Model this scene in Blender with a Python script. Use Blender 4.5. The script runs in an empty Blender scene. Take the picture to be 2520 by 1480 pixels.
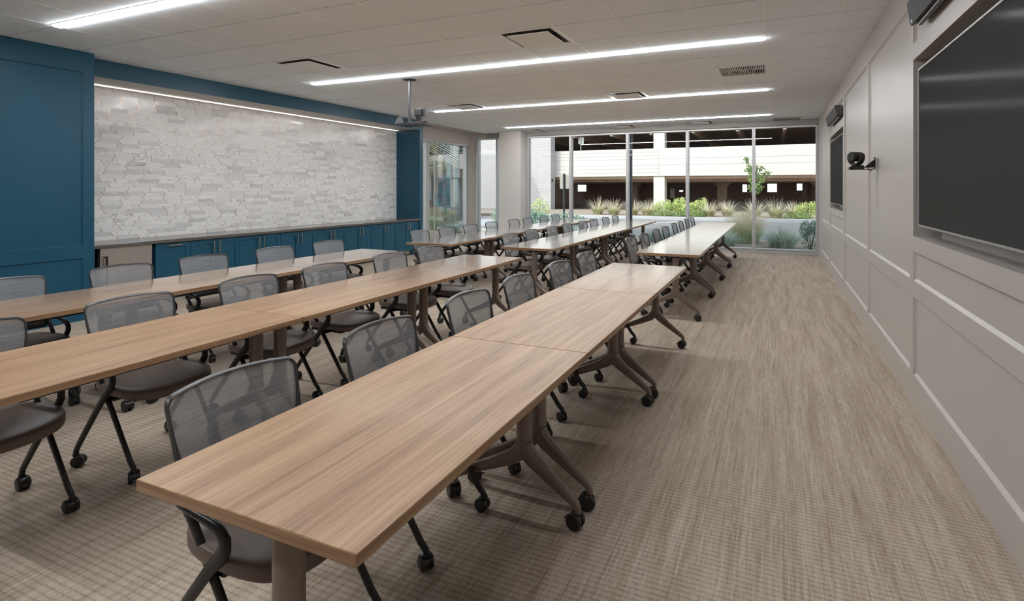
import bpy, bmesh, math, random
from math import pi, sin, cos, radians, tan
from mathutils import Vector, Matrix

# ------------------------------------------------------------------ camera, world, exposure
SC = bpy.context.scene
COL = SC.collection
H = 1.46                      # lens height
CZ = 2.9795                   # ceiling tiles
T = 0.6096                    # ceiling module
GX, GY = -6.7973, 3.4497      # ceiling grid origin
XR = 0.855                    # right wall face
YB = 13.25                    # window wall
cam_d = bpy.data.cameras.new('camera')
cam = bpy.data.objects.new('camera', cam_d)
COL.objects.link(cam)
cam.location = (0, 0, H)
cam.rotation_euler = (pi / 2, 0, 0.404741)
cam_d.sensor_fit = 'HORIZONTAL'
cam_d.sensor_width = 36.0
cam_d.lens = 36.0 * 1330.44 / 2520.0
cam_d.shift_x = -(1339.7 - 1260.0) / 2520.0
cam_d.shift_y = -(740.0 - 464.5) / 2520.0
cam_d.clip_start = 0.05
cam_d.clip_end = 400
SC.camera = cam

LED = 69.0                    # radiance of the ceiling strips
SUN = 2.2
SKY = 0.60
W = bpy.data.worlds.new('sky')
SC.world = W
W.use_nodes = True
wn = W.node_tree.nodes
sky = wn.new('ShaderNodeTexSky')
sky.sky_type = 'NISHITA'
sky.sun_disc = False
sky.sun_elevation = radians(48)
sky.sun_rotation = radians(200)
sky.altitude = 100
sky.air_density = 1.0
sky.dust_density = 1.5
wn['Background'].inputs['Strength'].default_value = SKY
hs = wn.new('ShaderNodeHueSaturation')
hs.inputs['Saturation'].default_value = 0.55
W.node_tree.links.new(sky.outputs['Color'], hs.inputs['Color'])
W.node_tree.links.new(hs.outputs['Color'], wn['Background'].inputs['Color'])
sd = bpy.data.lights.new('sun', 'SUN')
sd.energy = SUN
sd.angle = radians(0.6)
sd.color = (1.0, 0.965, 0.9)
sun = bpy.data.objects.new('sun', sd)
COL.objects.link(sun)
sun.rotation_euler = Vector((0.30, 0.66, -0.69)).to_track_quat('-Z', 'Y').to_euler()  # high sun behind the building, a little from the left

vs = SC.view_settings
SC.display_settings.display_device = 'sRGB'
vs.view_transform = 'Standard'
vs.look = 'None'
vs.exposure = 0.0
vs.gamma = 1.0
vs.use_curve_mapping = False
SC.cycles.use_denoising = True
SC.cycles.max_bounces = 10
SC.cycles.diffuse_bounces = 5
SC.cycles.transparent_max_bounces = 16
SC.cycles.sample_clamp_indirect = 6.0
SC.cycles.caustics_reflective = False
SC.cycles.caustics_refractive = False
random.seed(7)

# ------------------------------------------------------------------ materials
def s2l(c):
    c = c / 255.0
    return c / 12.92 if c <= 0.04045 else ((c + 0.055) / 1.055) ** 2.4

def rgb(r, g, b):
    return (s2l(r), s2l(g), s2l(b), 1.0)

class NT:
    """small helper for writing node graphs"""
    def __init__(self, name):
        self.m = bpy.data.materials.new(name)
        self.m.use_nodes = True
        self.t = self.m.node_tree
        self.b = self.t.nodes['Principled BSDF']
        self.out = self.t.nodes['Material Output']
    def n(self, typ, **kw):
        nd = self.t.nodes.new(typ)
        for k, v in kw.items():
            setattr(nd, k, v)
        return nd
    def l(self, a, b):
        if isinstance(a, (int, float, tuple)):
            b.default_value = a
        else:
            self.t.links.new(a, b)
    def math(self, op, a, b=0.0, c=0.0, clamp=False):
        nd = self.n('ShaderNodeMath', operation=op, use_clamp=clamp)
        for i, v in enumerate((a, b, c)):
            self.l(v, nd.inputs[i])
        return nd.outputs[0]
    def coord(self, which='Object'):
        return self.n('ShaderNodeTexCoord').outputs[which]
    def sep(self, v):
        nd = self.n('ShaderNodeSeparateXYZ')
        self.l(v, nd.inputs[0])
        return nd.outputs
    def comb(self, x, y, z):
        nd = self.n('ShaderNodeCombineXYZ')
        for i, v in enumerate((x, y, z)):
            self.l(v, nd.inputs[i])
        return nd.outputs[0]
    def mapping(self, v, loc=(0, 0, 0), rot=(0, 0, 0), scale=(1, 1, 1)):
        nd = self.n('ShaderNodeMapping')
        self.l(v, nd.inputs[0])
        nd.inputs[1].default_value = loc
        nd.inputs[2].default_value = rot
        nd.inputs[3].default_value = scale
        return nd.outputs[0]
    def noise(self, v, scale=5, detail=4, rough=0.55, dist=0.0, out=0):
        nd = self.n('ShaderNodeTexNoise')
        self.l(v, nd.inputs['Vector'])
        nd.inputs['Scale'].default_value = scale
        nd.inputs['Detail'].default_value = detail
        nd.inputs['Roughness'].default_value = rough
        nd.inputs['Distortion'].default_value = dist
        return nd.outputs[out]
    def white(self, v, out='Value'):
        nd = self.n('ShaderNodeTexWhiteNoise', noise_dimensions='3D')
        self.l(v, nd.inputs['Vector'])
        return nd.outputs[out]
    def ramp(self, f, stops, interp='LINEAR'):
        nd = self.n('ShaderNodeValToRGB')
        self.l(f, nd.inputs[0])
        cr = nd.color_ramp
        cr.interpolation = interp
        while len(cr.elements) < len(stops):
            cr.elements.new(0.5)
        for e, (p, c) in zip(cr.elements, stops):
            e.position = p
            e.color = c if len(c) == 4 else (*c, 1)
        return nd.outputs[0]
    def mix(self, f, a, b, blend='MIX'):
        nd = self.n('ShaderNodeMix', data_type='RGBA', blend_type=blend)
        self.l(f, nd.inputs[0])
        self.l(a, nd.inputs[6])
        self.l(b, nd.inputs[7])
        return nd.outputs[2]
    def bump(self, h, strength=0.3, dist=0.01):
        nd = self.n('ShaderNodeBump')
        nd.inputs['Strength'].default_value = strength
        nd.inputs['Distance'].default_value = dist
        self.l(h, nd.inputs['Height'])
        return nd.outputs[0]
    def set(self, **kw):
        for k, v in kw.items():
            self.l(v, self.b.inputs[k.replace('_', ' ')])
        return self

def simple(name, c, rough=0.5, metal=0.0, spec=0.5, var=0.0, vscale=20.0, bump=0.0, bscale=300.0):
    t = NT(name)
    col = c
    if var:
        f = t.noise(t.coord(), vscale, 3)
        d = tuple(max(0, x * (1 - var)) for x in c[:3]) + (1,)
        u = tuple(min(1, x * (1 + var)) for x in c[:3]) + (1,)
        col = t.ramp(f, [(0.3, d), (0.7, u)])
    t.set(Base_Color=col, Roughness=rough, Metallic=metal, Specular_IOR_Level=spec)
    if bump:
        t.set(Normal=t.bump(t.noise(t.coord(), bscale, 2), bump, 0.002))
    return t.m

M = {}
M['wall'] = simple('greige_paint', rgb(176, 169, 163), 0.40, spec=0.45, var=0.015, vscale=3, bump=0.03)
M['wall_plain'] = simple('plain_paint', rgb(200, 194, 188), 0.6, var=0.015, vscale=3)
M['ceiling'] = simple('mineral_tile', rgb(240, 248, 255), 0.9, spec=0.2, var=0.02, vscale=40, bump=0.06, bscale=500)
M['grid'] = simple('grid_white', rgb(250, 250, 250), 0.5)
M['drywall'] = simple('ceiling_drywall', rgb(196, 190, 184), 0.7)
M['blue'] = simple('teal_blue_paint', rgb(20, 74, 97), 0.38, spec=0.4, var=0.04, vscale=2.5, bump=0.02)
M['soffit'] = simple('soffit_paint', rgb(190, 186, 182), 0.5)  # even pale grey underside, unlike the blue bulkhead around it
M['bronze'] = simple('bronze_powder_coat', rgb(122, 109, 99), 0.32, metal=0.25, spec=0.5, var=0.05, vscale=60)
M['black'] = simple('black_plastic', rgb(30, 29, 28), 0.38, var=0.05, vscale=60)
M['black_metal'] = simple('black_metal', rgb(38, 36, 35), 0.32, metal=0.3, var=0.05, vscale=60)
M['frame_plastic'] = simple('charcoal_plastic', rgb(52, 52, 54), 0.36, var=0.05, vscale=60)
M['steel'] = None
M['nickel'] = simple('brushed_nickel', rgb(214, 198, 180), 0.28, metal=1.0, var=0.04, vscale=200)
M['alu'] = simple('aluminium', rgb(205, 206, 208), 0.35, metal=0.55, var=0.02, vscale=30)
M['white_metal'] = simple('white_enamel', rgb(232, 232, 230), 0.3, var=0.01)
M['dark_void'] = simple('duct_dark', rgb(70, 68, 66), 0.6, var=0.1)
M['duct'] = simple('duct_sheet', rgb(92, 90, 88), 0.5, metal=0.2, var=0.1)
M['cloth'] = simple('speaker_cloth', rgb(40, 40, 40), 0.62, spec=0.25, var=0.05, vscale=80)
M['bezel'] = simple('screen_bezel', rgb(150, 148, 147), 0.45, metal=0.3, var=0.03)
M['mullion'] = simple('mullion_alu', rgb(186, 186, 186), 0.4, metal=0.3, var=0.02)
M['shade'] = simple('roller_shade', rgb(150, 146, 141), 0.7, var=0.03, vscale=80)
M['seat'] = simple('brown_leather', rgb(104, 90, 81), 0.42, spec=0.45, var=0.06, vscale=30, bump=0.05, bscale=250)
M['counter'] = simple('grey_quartz', rgb(96, 90, 86), 0.16, spec=0.6, var=0.15, vscale=60)
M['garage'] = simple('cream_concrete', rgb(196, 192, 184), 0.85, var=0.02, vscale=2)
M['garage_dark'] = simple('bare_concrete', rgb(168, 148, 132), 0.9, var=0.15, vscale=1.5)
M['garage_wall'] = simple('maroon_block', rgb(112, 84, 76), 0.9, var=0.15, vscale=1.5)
M['kerb'] = simple('kerb_concrete', rgb(176, 178, 178), 0.85, var=0.05, vscale=3)
M['asphalt'] = simple('asphalt', rgb(134, 130, 126), 0.9, var=0.12, vscale=8, bump=0.1, bscale=60)
M['soil'] = simple('planter_soil', rgb(150, 138, 122), 0.95, var=0.2, vscale=10, bump=0.3, bscale=20)
M['paint_white'] = simple('road_paint', rgb(230, 230, 226), 0.7, var=0.05)
M['teal'] = simple('teal_steel', rgb(86, 128, 140), 0.45, var=0.04, vscale=6)
M['navy'] = simple('navy_steel', rgb(30, 36, 54), 0.4, var=0.06, vscale=6)
M['sign_grey'] = simple('sign_back', rgb(150, 146, 138), 0.5, metal=0.3, var=0.05)
M['sign_white'] = simple('sign_white', rgb(226, 224, 218), 0.5, var=0.03)
M['bark'] = simple('bark', rgb(88, 70, 54), 0.9, var=0.2, vscale=20)
M['lens'] = simple('lens_glass', rgb(150, 112, 84), 0.12, spec=0.8, var=0.3, vscale=60)
M['roof'] = simple('outer_wall', rgb(180, 176, 168), 0.9, var=0.05)

def mk_leaf(name, a, b):
    t = NT(name)
    f = t.noise(t.coord(), 3.0, 3)
    col = t.ramp(f, [(0.3, a), (0.7, b)])
    t.set(Base_Color=col, Roughness=0.6, Specular_IOR_Level=0.3)
    return t.m
M['leaf'] = mk_leaf('leaf_green', rgb(102, 128, 77), rgb(148, 168, 104))
M['leaf_yellow'] = mk_leaf('leaf_yellow_green', rgb(160, 181, 99), rgb(213, 222, 151))
M['leaf_dark'] = mk_leaf('leaf_blue_green', rgb(111, 138, 124), rgb(160, 185, 163))
M['leaf_olive'] = mk_leaf('leaf_olive', rgb(128, 138, 96), rgb(185, 186, 138))
M['blade_green'] = mk_leaf('blade_green', rgb(112, 154, 84), rgb(172, 204, 136))
M['blade_olive'] = mk_leaf('blade_olive', rgb(143, 153, 104), rgb(195, 195, 141))
M['blade_tan'] = mk_leaf('blade_tan', rgb(220, 208, 178), rgb(246, 238, 218))
M['blade_blue'] = mk_leaf('blade_blue', rgb(138, 168, 153), rgb(192, 213, 198))

def mk_emit(name, c, s):
    t = NT(name)
    t.set(Base_Color=(0.8, 0.8, 0.8, 1), Emission_Color=c, Emission_Strength=s)
    return t.m
M['led'] = mk_emit('led_lens', (0.955, 0.978, 1.0, 1), LED)
M['led_cove'] = mk_emit('led_cove', (1.0, 0.92, 0.84, 1), 4.0)

def mk_glass():
    t = NT('clear_glass')
    tr = t.n('ShaderNodeBsdfTransparent')
    tr.inputs[0].default_value = (0.95, 0.975, 0.97, 1)
    gl = t.n('ShaderNodeBsdfGlossy')
    gl.inputs['Roughness'].default_value = 0.0
    fr = t.n('ShaderNodeFresnel')
    fr.inputs[0].default_value = 1.45
    mx = t.n('ShaderNodeMixShader')
    t.l(t.math('MULTIPLY', fr.outputs[0], 0.8), mx.inputs[0])
    t.l(tr.outputs[0], mx.inputs[1])
    t.l(gl.outputs[0], mx.inputs[2])
    t.l(mx.outputs[0], t.out.inputs[0])
    return t.m
M['glass'] = mk_glass()

def mk_screen():
    """anti-reflection coated display glass"""
    t = NT('display_glass')
    d = t.n('ShaderNodeBsdfDiffuse')
    d.inputs[0].default_value = rgb(62, 62, 61)
    gl = t.n('ShaderNodeBsdfGlossy')
    gl.inputs['Roughness'].default_value = 0.13
    mx = t.n('ShaderNodeMixShader')
    mx.inputs[0].default_value = 0.0065
    t.l(d.outputs[0], mx.inputs[1])
    t.l(gl.outputs[0], mx.inputs[2])
    t.l(mx.outputs[0], t.out.inputs[0])
    return t.m
M['screen'] = mk_screen()

def mk_steel():
    t = NT('brushed_steel')
    v = t.mapping(t.coord(), scale=(1, 3, 220))
    f = t.noise(v, 3, 3)
    t.set(Base_Color=t.ramp(f, [(0.3, rgb(176, 170, 164)), (0.7, rgb(206, 200, 194))]), Metallic=0.9, Roughness=0.36)
    return t.m
M['steel'] = mk_steel()

def mk_wood(name='walnut_laminate', edge=False):
    t = NT(name)
    oi = t.n('ShaderNodeObjectInfo')
    off = t.math('MULTIPLY', oi.outputs['Random'], 37.0)
    x, y, z = t.sep(t.coord())
    nx, ny, nz = t.sep(t.coord('Normal'))
    en = t.math('GREATER_THAN', t.math('ABSOLUTE', ny), 0.7)        # banded end edges: grain runs along the edge
    inv = t.math('SUBTRACT', 1.0, en)
    x, y = (t.math('ADD', t.math('MULTIPLY', x, inv), t.math('MULTIPLY', z, en)),
            t.math('ADD', t.math('MULTIPLY', y, inv), t.math('MULTIPLY', x, en)))
    x = t.math('ADD', x, t.math('MULTIPLY', z, 1.0))
    v = t.comb(t.math('ADD', x, off), t.math('ADD', y, off), z)
    v1 = t.mapping(v, scale=(7.5, 0.55, 1))
    big = t.noise(v1, 1.0, 5, 0.55, 1.6)
    v2 = t.mapping(v, scale=(70, 1.6, 1))
    fine = t.noise(v2, 1.0, 5, 0.65, 0.4)
    v3 = t.mapping(v, scale=(260, 6, 1))
    pore = t.noise(v3, 1.0, 2, 0.6)
    f = t.math('ADD', t.math('MULTIPLY', big, 0.5), t.math('MULTIPLY', fine, 0.5))
    col = t.ramp(f, [(0.32, rgb(108, 80, 58)), (0.43, rgb(143, 112, 85)), (0.53, rgb(159, 128, 99)), (0.68, rgb(177, 148, 118))])
    col = t.mix(t.math('MULTIPLY', t.ramp(pore, [(0.55, (0, 0, 0, 1)), (0.75, (1, 1, 1, 1))]), 0.25), col, rgb(128, 94, 72))
    t.set(Base_Color=col, Roughness=0.38, Specular_IOR_Level=0.2)
    t.set(Normal=t.bump(fine, 0.03, 0.002))
    lw = t.n('ShaderNodeLayerWeight')
    gl = t.n('ShaderNodeBsdfGlossy')
    gl.inputs['Roughness'].default_value = 0.12
    gl.inputs['Color'].default_value = (1, 1, 1, 1)
    mx = t.n('ShaderNodeMixShader')
    mr = t.n('ShaderNodeMapRange', interpolation_type='SMOOTHSTEP')
    t.l(lw.outputs['Facing'], mr.inputs[0])
    for i_, v_ in enumerate((0.795, 0.915, 0.004, 0.93)):
        mr.inputs[i_ + 1].default_value = v_
    t.l(mr.outputs[0], mx.inputs[0])
    t.l(t.b.outputs[0], mx.inputs[1])
    t.l(gl.outputs[0], mx.inputs[2])
    t.l(mx.outputs[0], t.out.inputs[0])
    return t.m
M['wood'] = mk_wood()

def mk_carpet():
    t = NT('woven_carpet')
    x, y, z = t.sep(t.coord())
    # rows of loops running across the room, streaks of yarn colour running along it
    wob = t.noise(t.mapping(t.coord(), scale=(9, 2, 1)), 1.0, 2)
    yr = t.math('ADD', t.math('DIVIDE', y, 0.027), t.math('MULTIPLY', wob, 0.15))
    row = t.math('FLOOR', yr)
    fy = t.math('SUBTRACT', yr, row)
    rib = t.math('SINE', t.math('MULTIPLY', fy, pi))
    tx = t.math('DIVIDE', x, 0.0115)
    ti = t.math('FLOOR', tx)
    lx = t.math('SINE', t.math('MULTIPLY', t.math('SUBTRACT', tx, ti), pi))
    yarn = t.noise(t.mapping(t.coord(), scale=(85, 1.5, 1)), 1.0, 2, 0.7)
    tuft = t.white(t.comb(ti, row, 2.6))
    lp = t.noise(t.mapping(t.coord(), scale=(300, 260, 1)), 1.0, 2, 0.7)
    h = t.math('ADD', t.math('MULTIPLY', t.math('MULTIPLY', rib, t.math('ADD', 0.8, t.math('MULTIPLY', lx, 0.2))), 0.8), t.math('MULTIPLY', lp, 0.9))
    st = t.noise(t.mapping(t.coord(), scale=(11, 0.9, 1)), 1.0, 5, 0.68)
    st2 = t.noise(t.mapping(t.coord(), scale=(150, 12.0, 1)), 1.0, 3, 0.6)
    f = t.math('ADD', t.math('MULTIPLY', st, 0.66), t.math('MULTIPLY', st2, 0.34))
    col = t.ramp(f, [(0.36, rgb(152, 136, 119)), (0.5, rgb(184, 170, 154)), (0.64, rgb(209, 197, 183))])
    sp = t.ramp(yarn, [(0.28, rgb(126, 106, 88)), (0.46, rgb(178, 163, 147)), (0.58, rgb(192, 179, 165)), (0.74, rgb(226, 217, 206))])
    col = t.mix(0.38, col, sp)
    pit = t.math('MULTIPLY', t.math('POWER', t.math('SUBTRACT', 1.0, rib), 1.6), t.math('ADD', 0.25, tuft))
    gr = t.math('MULTIPLY', t.math('SUBTRACT', 0.6, lp, clamp=True), 1.3)
    col = t.mix(t.math('MULTIPLY', t.math('ADD', pit, gr), 0.42, clamp=True), col, rgb(88, 74, 62))
    t.set(Base_Color=col, Roughness=0.95, Specular_IOR_Level=0.1)
    t.set(Normal=t.bump(h, 0.55, 0.005))
    return t.m
M['carpet'] = mk_carpet()

def mk_tile():
    """marble trapezoid tiles in courses, brass strips in the head joints; object Y runs along the wall, Z up"""
    t = NT('marble_mosaic')
    x, y, z = t.sep(t.coord())
    hh, L = 0.0575, 0.25
    v = t.math('DIVIDE', z, hh)
    row = t.math('FLOOR', v)
    fv = t.math('SUBTRACT', v, row)
    ro = t.math('MULTIPLY', t.white(t.comb(row, 3.3, 1.7)), 1.0)
    u = t.math('ADD', t.math('DIVIDE', y, L), ro)
    k = t.math('ROUND', u)
    rn = t.white(t.comb(k, row, 5.1))
    sl = t.math('SUBTRACT', t.math('FLOOR', t.math('MULTIPLY', rn, 2.999)), 1.0)     # -1 0 1
    jit = t.math('MULTIPLY', t.math('SUBTRACT', t.white(t.comb(k, row, 9.7)), 0.5), 0.34)
    sh = t.math('MULTIPLY', t.math('MULTIPLY', sl, t.math('SUBTRACT', fv, 0.5)), 0.17)
    du = t.math('SUBTRACT', t.math('SUBTRACT', u, t.math('ADD', k, jit)), sh)
    brass = t.math('LESS_THAN', t.math('ABSOLUTE', du), 0.0115)
    pick = t.math('GREATER_THAN', t.white(t.comb(k, row, 2.2)), 0.22)
    brass = t.math('MULTIPLY', brass, pick)
    tid = t.math('ADD', k, t.math('GREATER_THAN', du, 0.0))
    r1 = t.white(t.comb(tid, row, 0.5))
    rc = t.white(t.comb(tid, row, 7.5), 'Color')
    edge = t.math('LESS_THAN', t.math('ABSOLUTE', t.math('SUBTRACT', fv, 0.5)), 0.47)
    shade = t.ramp(r1, [(0.0, rgb(226, 225, 224)), (0.15, rgb(240, 239, 237)), (0.4, rgb(247, 246, 244)), (1.0, rgb(253, 252, 250))])
    vm = t.n('ShaderNodeVectorMath', operation='MULTIPLY_ADD')
    t.l(rc, vm.inputs[0])
    vm.inputs[1].default_value = (40, 40, 40)
    t.l(t.coord(), vm.inputs[2])
    rot = t.mapping(vm.outputs[0], rot=(0.6, 0.3, 0.2), scale=(3, 3.2, 9))
    vein = t.noise(rot, 1.0, 5, 0.6, 1.4)
    vm2 = t.ramp(vein, [(0.40, (0, 0, 0, 1)), (0.47, (1, 1, 1, 1)), (0.50, (0.1, 0.1, 0.1, 1)), (0.66, (0.0, 0.0, 0.0, 1))])
    amt = t.math('MULTIPLY', vm2, t.math('ADD', t.math('MULTIPLY', t.math('POWER', r1, 4.0), 0.6), 0.06))
    col = t.mix(amt, shade, rgb(136, 134, 136))
    dk = t.math('GREATER_THAN', t.white(t.comb(tid, row, 11.5)), 0.93)
    col = t.mix(t.math('MULTIPLY', dk, t.math('ADD', t.math('MULTIPLY', vein, 1.0), -0.2), clamp=True), col, rgb(158, 156, 156))
    col = t.mix(t.math('MULTIPLY', t.math('SUBTRACT', 1.0, edge), 0.25), col, rgb(196, 193, 190))
    col = t.mix(brass, col, rgb(196, 150, 112))
    t.set(Base_Color=col, Metallic=t.math('MULTIPLY', brass, 0.55), Roughness=t.math('ADD', 0.13, t.math('MULTIPLY', r1, 0.10)))
    geo = t.n('ShaderNodeNewGeometry')
    a = t.n('ShaderNodeVectorMath', operation='SUBTRACT')
    t.l(rc, a.inputs[0])
    a.inputs[1].default_value = (0.5, 0.5, 0.5)
    b = t.n('ShaderNodeVectorMath', operation='MULTIPLY_ADD')
    t.l(a.outputs[0], b.inputs[0])
    b.inputs[1].default_value = (0.03, 0.03, 0.03)
    t.l(geo.outputs['Normal'], b.inputs[2])
    c = t.n('ShaderNodeVectorMath', operation='NORMALIZE')
    t.l(b.outputs[0], c.inputs[0])
    t.set(Normal=c.outputs[0])
    return t.m
M['tile'] = mk_tile()

def mk_mesh():
    """knitted back mesh: fine open holes"""
    t = NT('chair_mesh')
    x, y, z = t.sep(t.coord())
    row = t.math('FLOOR', t.math('DIVIDE', z, 0.0026))
    sy = t.math('SINE', t.math('ADD', t.math('MULTIPLY', y, 2 * pi / 0.0032), t.math('MULTIPLY', row, pi)))
    sz = t.math('COSINE', t.math('MULTIPLY', z, 2 * pi / 0.0026))
    hole = t.math('GREATER_THAN', t.math('SUBTRACT', sy, t.math('MULTIPLY', sz, 0.8)), 0.72)
    streak = t.noise(t.mapping(t.coord(), scale=(1, 6, 160)), 1.0, 3)
    col = t.ramp(streak, [(0.3, rgb(116, 117, 120)), (0.7, rgb(144, 146, 150))])
    t.set(Base_Color=col, Roughness=0.5, Specular_IOR_Level=0.5)
    tr = t.n('ShaderNodeBsdfTransparent')
    mx = t.n('ShaderNodeMixShader')
    t.l(t.math('ADD', t.math('MULTIPLY', hole, 0.5), 0.15), mx.inputs[0])
    t.l(t.b.outputs[0], mx.inputs[1])
    t.l(tr.outputs[0], mx.inputs[2])
    t.l(mx.outputs[0], t.out.inputs[0])
    return t.m
M['mesh'] = mk_mesh()

def mk_block():
    t = NT('split_face_block')
    x, y, z = t.sep(t.coord())
    br = t.n('ShaderNodeTexBrick')
    t.l(t.comb(x, z, 0.0), br.inputs['Vector'])
    br.inputs['Color1'].default_value = rgb(178, 174, 172)
    br.inputs['Color2'].default_value = rgb(168, 164, 163)
    br.inputs['Mortar'].default_value = rgb(190, 186, 182)
    br.inputs['Scale'].default_value = 1.0
    br.inputs['Mortar Size'].default_value = 0.012
    br.inputs['Brick Width'].default_value = 0.46
    br.inputs['Row Height'].default_value = 0.23
    n = t.noise(t.coord(), 30, 3)
    t.set(Base_Color=t.mix(0.25, br.outputs[0], t.ramp(n, [(0.3, rgb(150, 146, 144)), (0.7, rgb(192, 188, 185))])), Roughness=0.95)
    return t.m
M['block'] = mk_block()

# ------------------------------------------------------------------ mesh building
class MB:
    def __init__(self):
        self.v, self.f = [], []
    def add(self, vs, fs):
        o = len(self.v)
        self.v += [tuple(p) for p in vs]
        self.f += [tuple(i + o for i in f) for f in fs]
        return self
    def box(self, x0, x1, y0, y1, z0, z1):
        vs = [(x0, y0, z0), (x1, y0, z0), (x1, y1, z0), (x0, y1, z0), (x0, y0, z1), (x1, y0, z1), (x1, y1, z1), (x0, y1, z1)]
        return self.add(vs, [(0, 3, 2, 1), (4, 5, 6, 7), (0, 1, 5, 4), (1, 2, 6, 5), (2, 3, 7, 6), (3, 0, 4, 7)])
    def prism(self, prof, a0, a1, axis):
        """closed 2-D profile extruded along axis ('x': (y,z), 'y': (x,z), 'z': (x,y))"""
        n = len(prof)
        def P(p, a):
            return {'x': (a, p[0], p[1]), 'y': (p[0], a, p[1]), 'z': (p[0], p[1], a)}[axis]
        vs = [P(p, a0) for p in prof] + [P(p, a1) for p in prof]
        fs = [tuple(range(n))[::-1], tuple(range(n, 2 * n))]
        fs += [(i, (i + 1) % n, n + (i + 1) % n, n + i) for i in range(n)]
        return self.add(vs, fs)
    def rings(self, rs, cap=True, closed=True):
        n = len(rs[0])
        vs = [p for r in rs for p in r]
        fs = []
        for k in range(len(rs) - 1):
            for i in range(n if closed else n - 1):
                j = (i + 1) % n
                fs.append((k * n + i, k * n + j, (k + 1) * n + j, (k + 1) * n + i))
        if cap:
            fs.append(tuple(range(n))[::-1])
            fs.append(tuple(range((len(rs) - 1) * n, len(rs) * n)))
        return self.add(vs, fs)
    def tube(self, pts, r, seg=10, side=None, r2=None, e=1.0):
        """sweep an ellipse (r in the plane of bending, r2 across) along pts; side = the 'across' direction"""
        pts = [Vector(p) for p in pts]
        rs = []
        for i, p in enumerate(pts):
            if i == 0:
                d = pts[1] - pts[0]
            elif i == len(pts) - 1:
                d = pts[-1] - pts[-2]
            else:
                d = (pts[i + 1] - p).normalized() + (p - pts[i - 1]).normalized()
            d.normalize()
            s = Vector(side) if side else (Vector((0, 0, 1)) if abs(d.z) < 0.9 else Vector((1, 0, 0)))
            s = (s - d * s.dot(d)).normalized()
            u = d.cross(s)
            ra = r[i] if isinstance(r, (list, tuple)) else r
            rb = (r2[i] if isinstance(r2, (list, tuple)) else r2) if r2 else ra
            def sg(v):
                return math.copysign(abs(v) ** e, v)
            rs.append([p + u * ra * sg(cos(2 * pi * q / seg)) + s * rb * sg(sin(2 * pi * q / seg)) for q in range(seg)])
        return self.rings(rs)
    def cyl(self, c, r, h, seg=20, axis='z'):
        d = {'x': Vector((1, 0, 0)), 'y': Vector((0, 1, 0)), 'z': Vector((0, 0, 1))}[axis]
        c = Vector(c)
        return self.tube([c, c + d * h], r, seg)
    def lathe(self, c, prof, seg=24, axis='z'):
        rs = []
        for r, h in prof:
            ring = []
            for q in range(seg):
                a = 2 * pi * q / seg
                o = {'z': (r * cos(a), r * sin(a), h), 'y': (r * sin(a), h, r * cos(a)), 'x': (h, r * cos(a), r * sin(a))}[axis]
                ring.append((c[0] + o[0], c[1] + o[1], c[2] + o[2]))
            rs.append(ring)
        return self.rings(rs)
    def xf(self, mtx):
        self.v = [tuple(mtx @ Vector(p)) for p in self.v]
        return self
    def build(self, name, mat, parent=None, bevel=0.0, smooth=35, seg=2, loc=None):
        me = bpy.data.meshes.new(name)
        me.from_pydata(self.v, [], self.f)
        me.validate()
        bm = bmesh.new()
        bm.from_mesh(me)
        bmesh.ops.recalc_face_normals(bm, faces=bm.faces)
        if bevel:
            smooth = 14 if smooth == 35 else smooth        # keep flat faces flat beside narrow bevels
            es = [e for e in bm.edges if len(e.link_faces) == 2 and e.calc_face_angle(0) > 0.6]
            bmesh.ops.bevel(bm, geom=es, offset=bevel, segments=seg, profile=0.5, affect='EDGES', clamp_overlap=True)
        bm.to_mesh(me)
        bm.free()
        if smooth:
            me.polygons.foreach_set('use_smooth', [True] * len(me.polygons))
            me.set_sharp_from_angle(angle=radians(smooth))
        me.materials.append(M[mat])
        o = bpy.data.objects.new(name, me)
        COL.objects.link(o)
        if parent:
            o.parent = parent
        if loc:
            o.location = loc
        return o

def tag(o, label, cat, group=None, kind=None):
    if label:
        o['label'] = label
        o['category'] = cat
    if group:
        o['group'] = group
    if kind:
        o['kind'] = kind
    return o

def thing(name, label, cat, loc=(0, 0, 0), group=None, rz=0.0):
    o = bpy.data.objects.new(name, None)
    COL.objects.link(o)
    o.location = loc
    o.rotation_euler = (0, 0, rz)
    o.empty_display_size = 0.1
    return tag(o, label, cat, group)

def struct(o, label=None, cat=None):
    o['kind'] = 'structure'
    if label:
        o['label'] = label
        o['category'] = cat
    return o

def copy_tree(o, parent=None):
    c = o.copy()
    COL.objects.link(c)
    if parent:
        c.parent = parent
    for ch in list(o.children):
        copy_tree(ch, c)
    return c

ORD = ['first', 'second', 'third', 'fourth', 'fifth', 'sixth', 'seventh', 'eighth']

# ------------------------------------------------------------------ room shell
YN = -5.2                                             # wall behind the camera
struct(MB().box(-8.1, 1.1, YN - 0.1, YB + 0.02, -0.12, 0.0).build('floor', 'carpet', smooth=0), 'beige woven carpet floor', 'floor')

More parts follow.
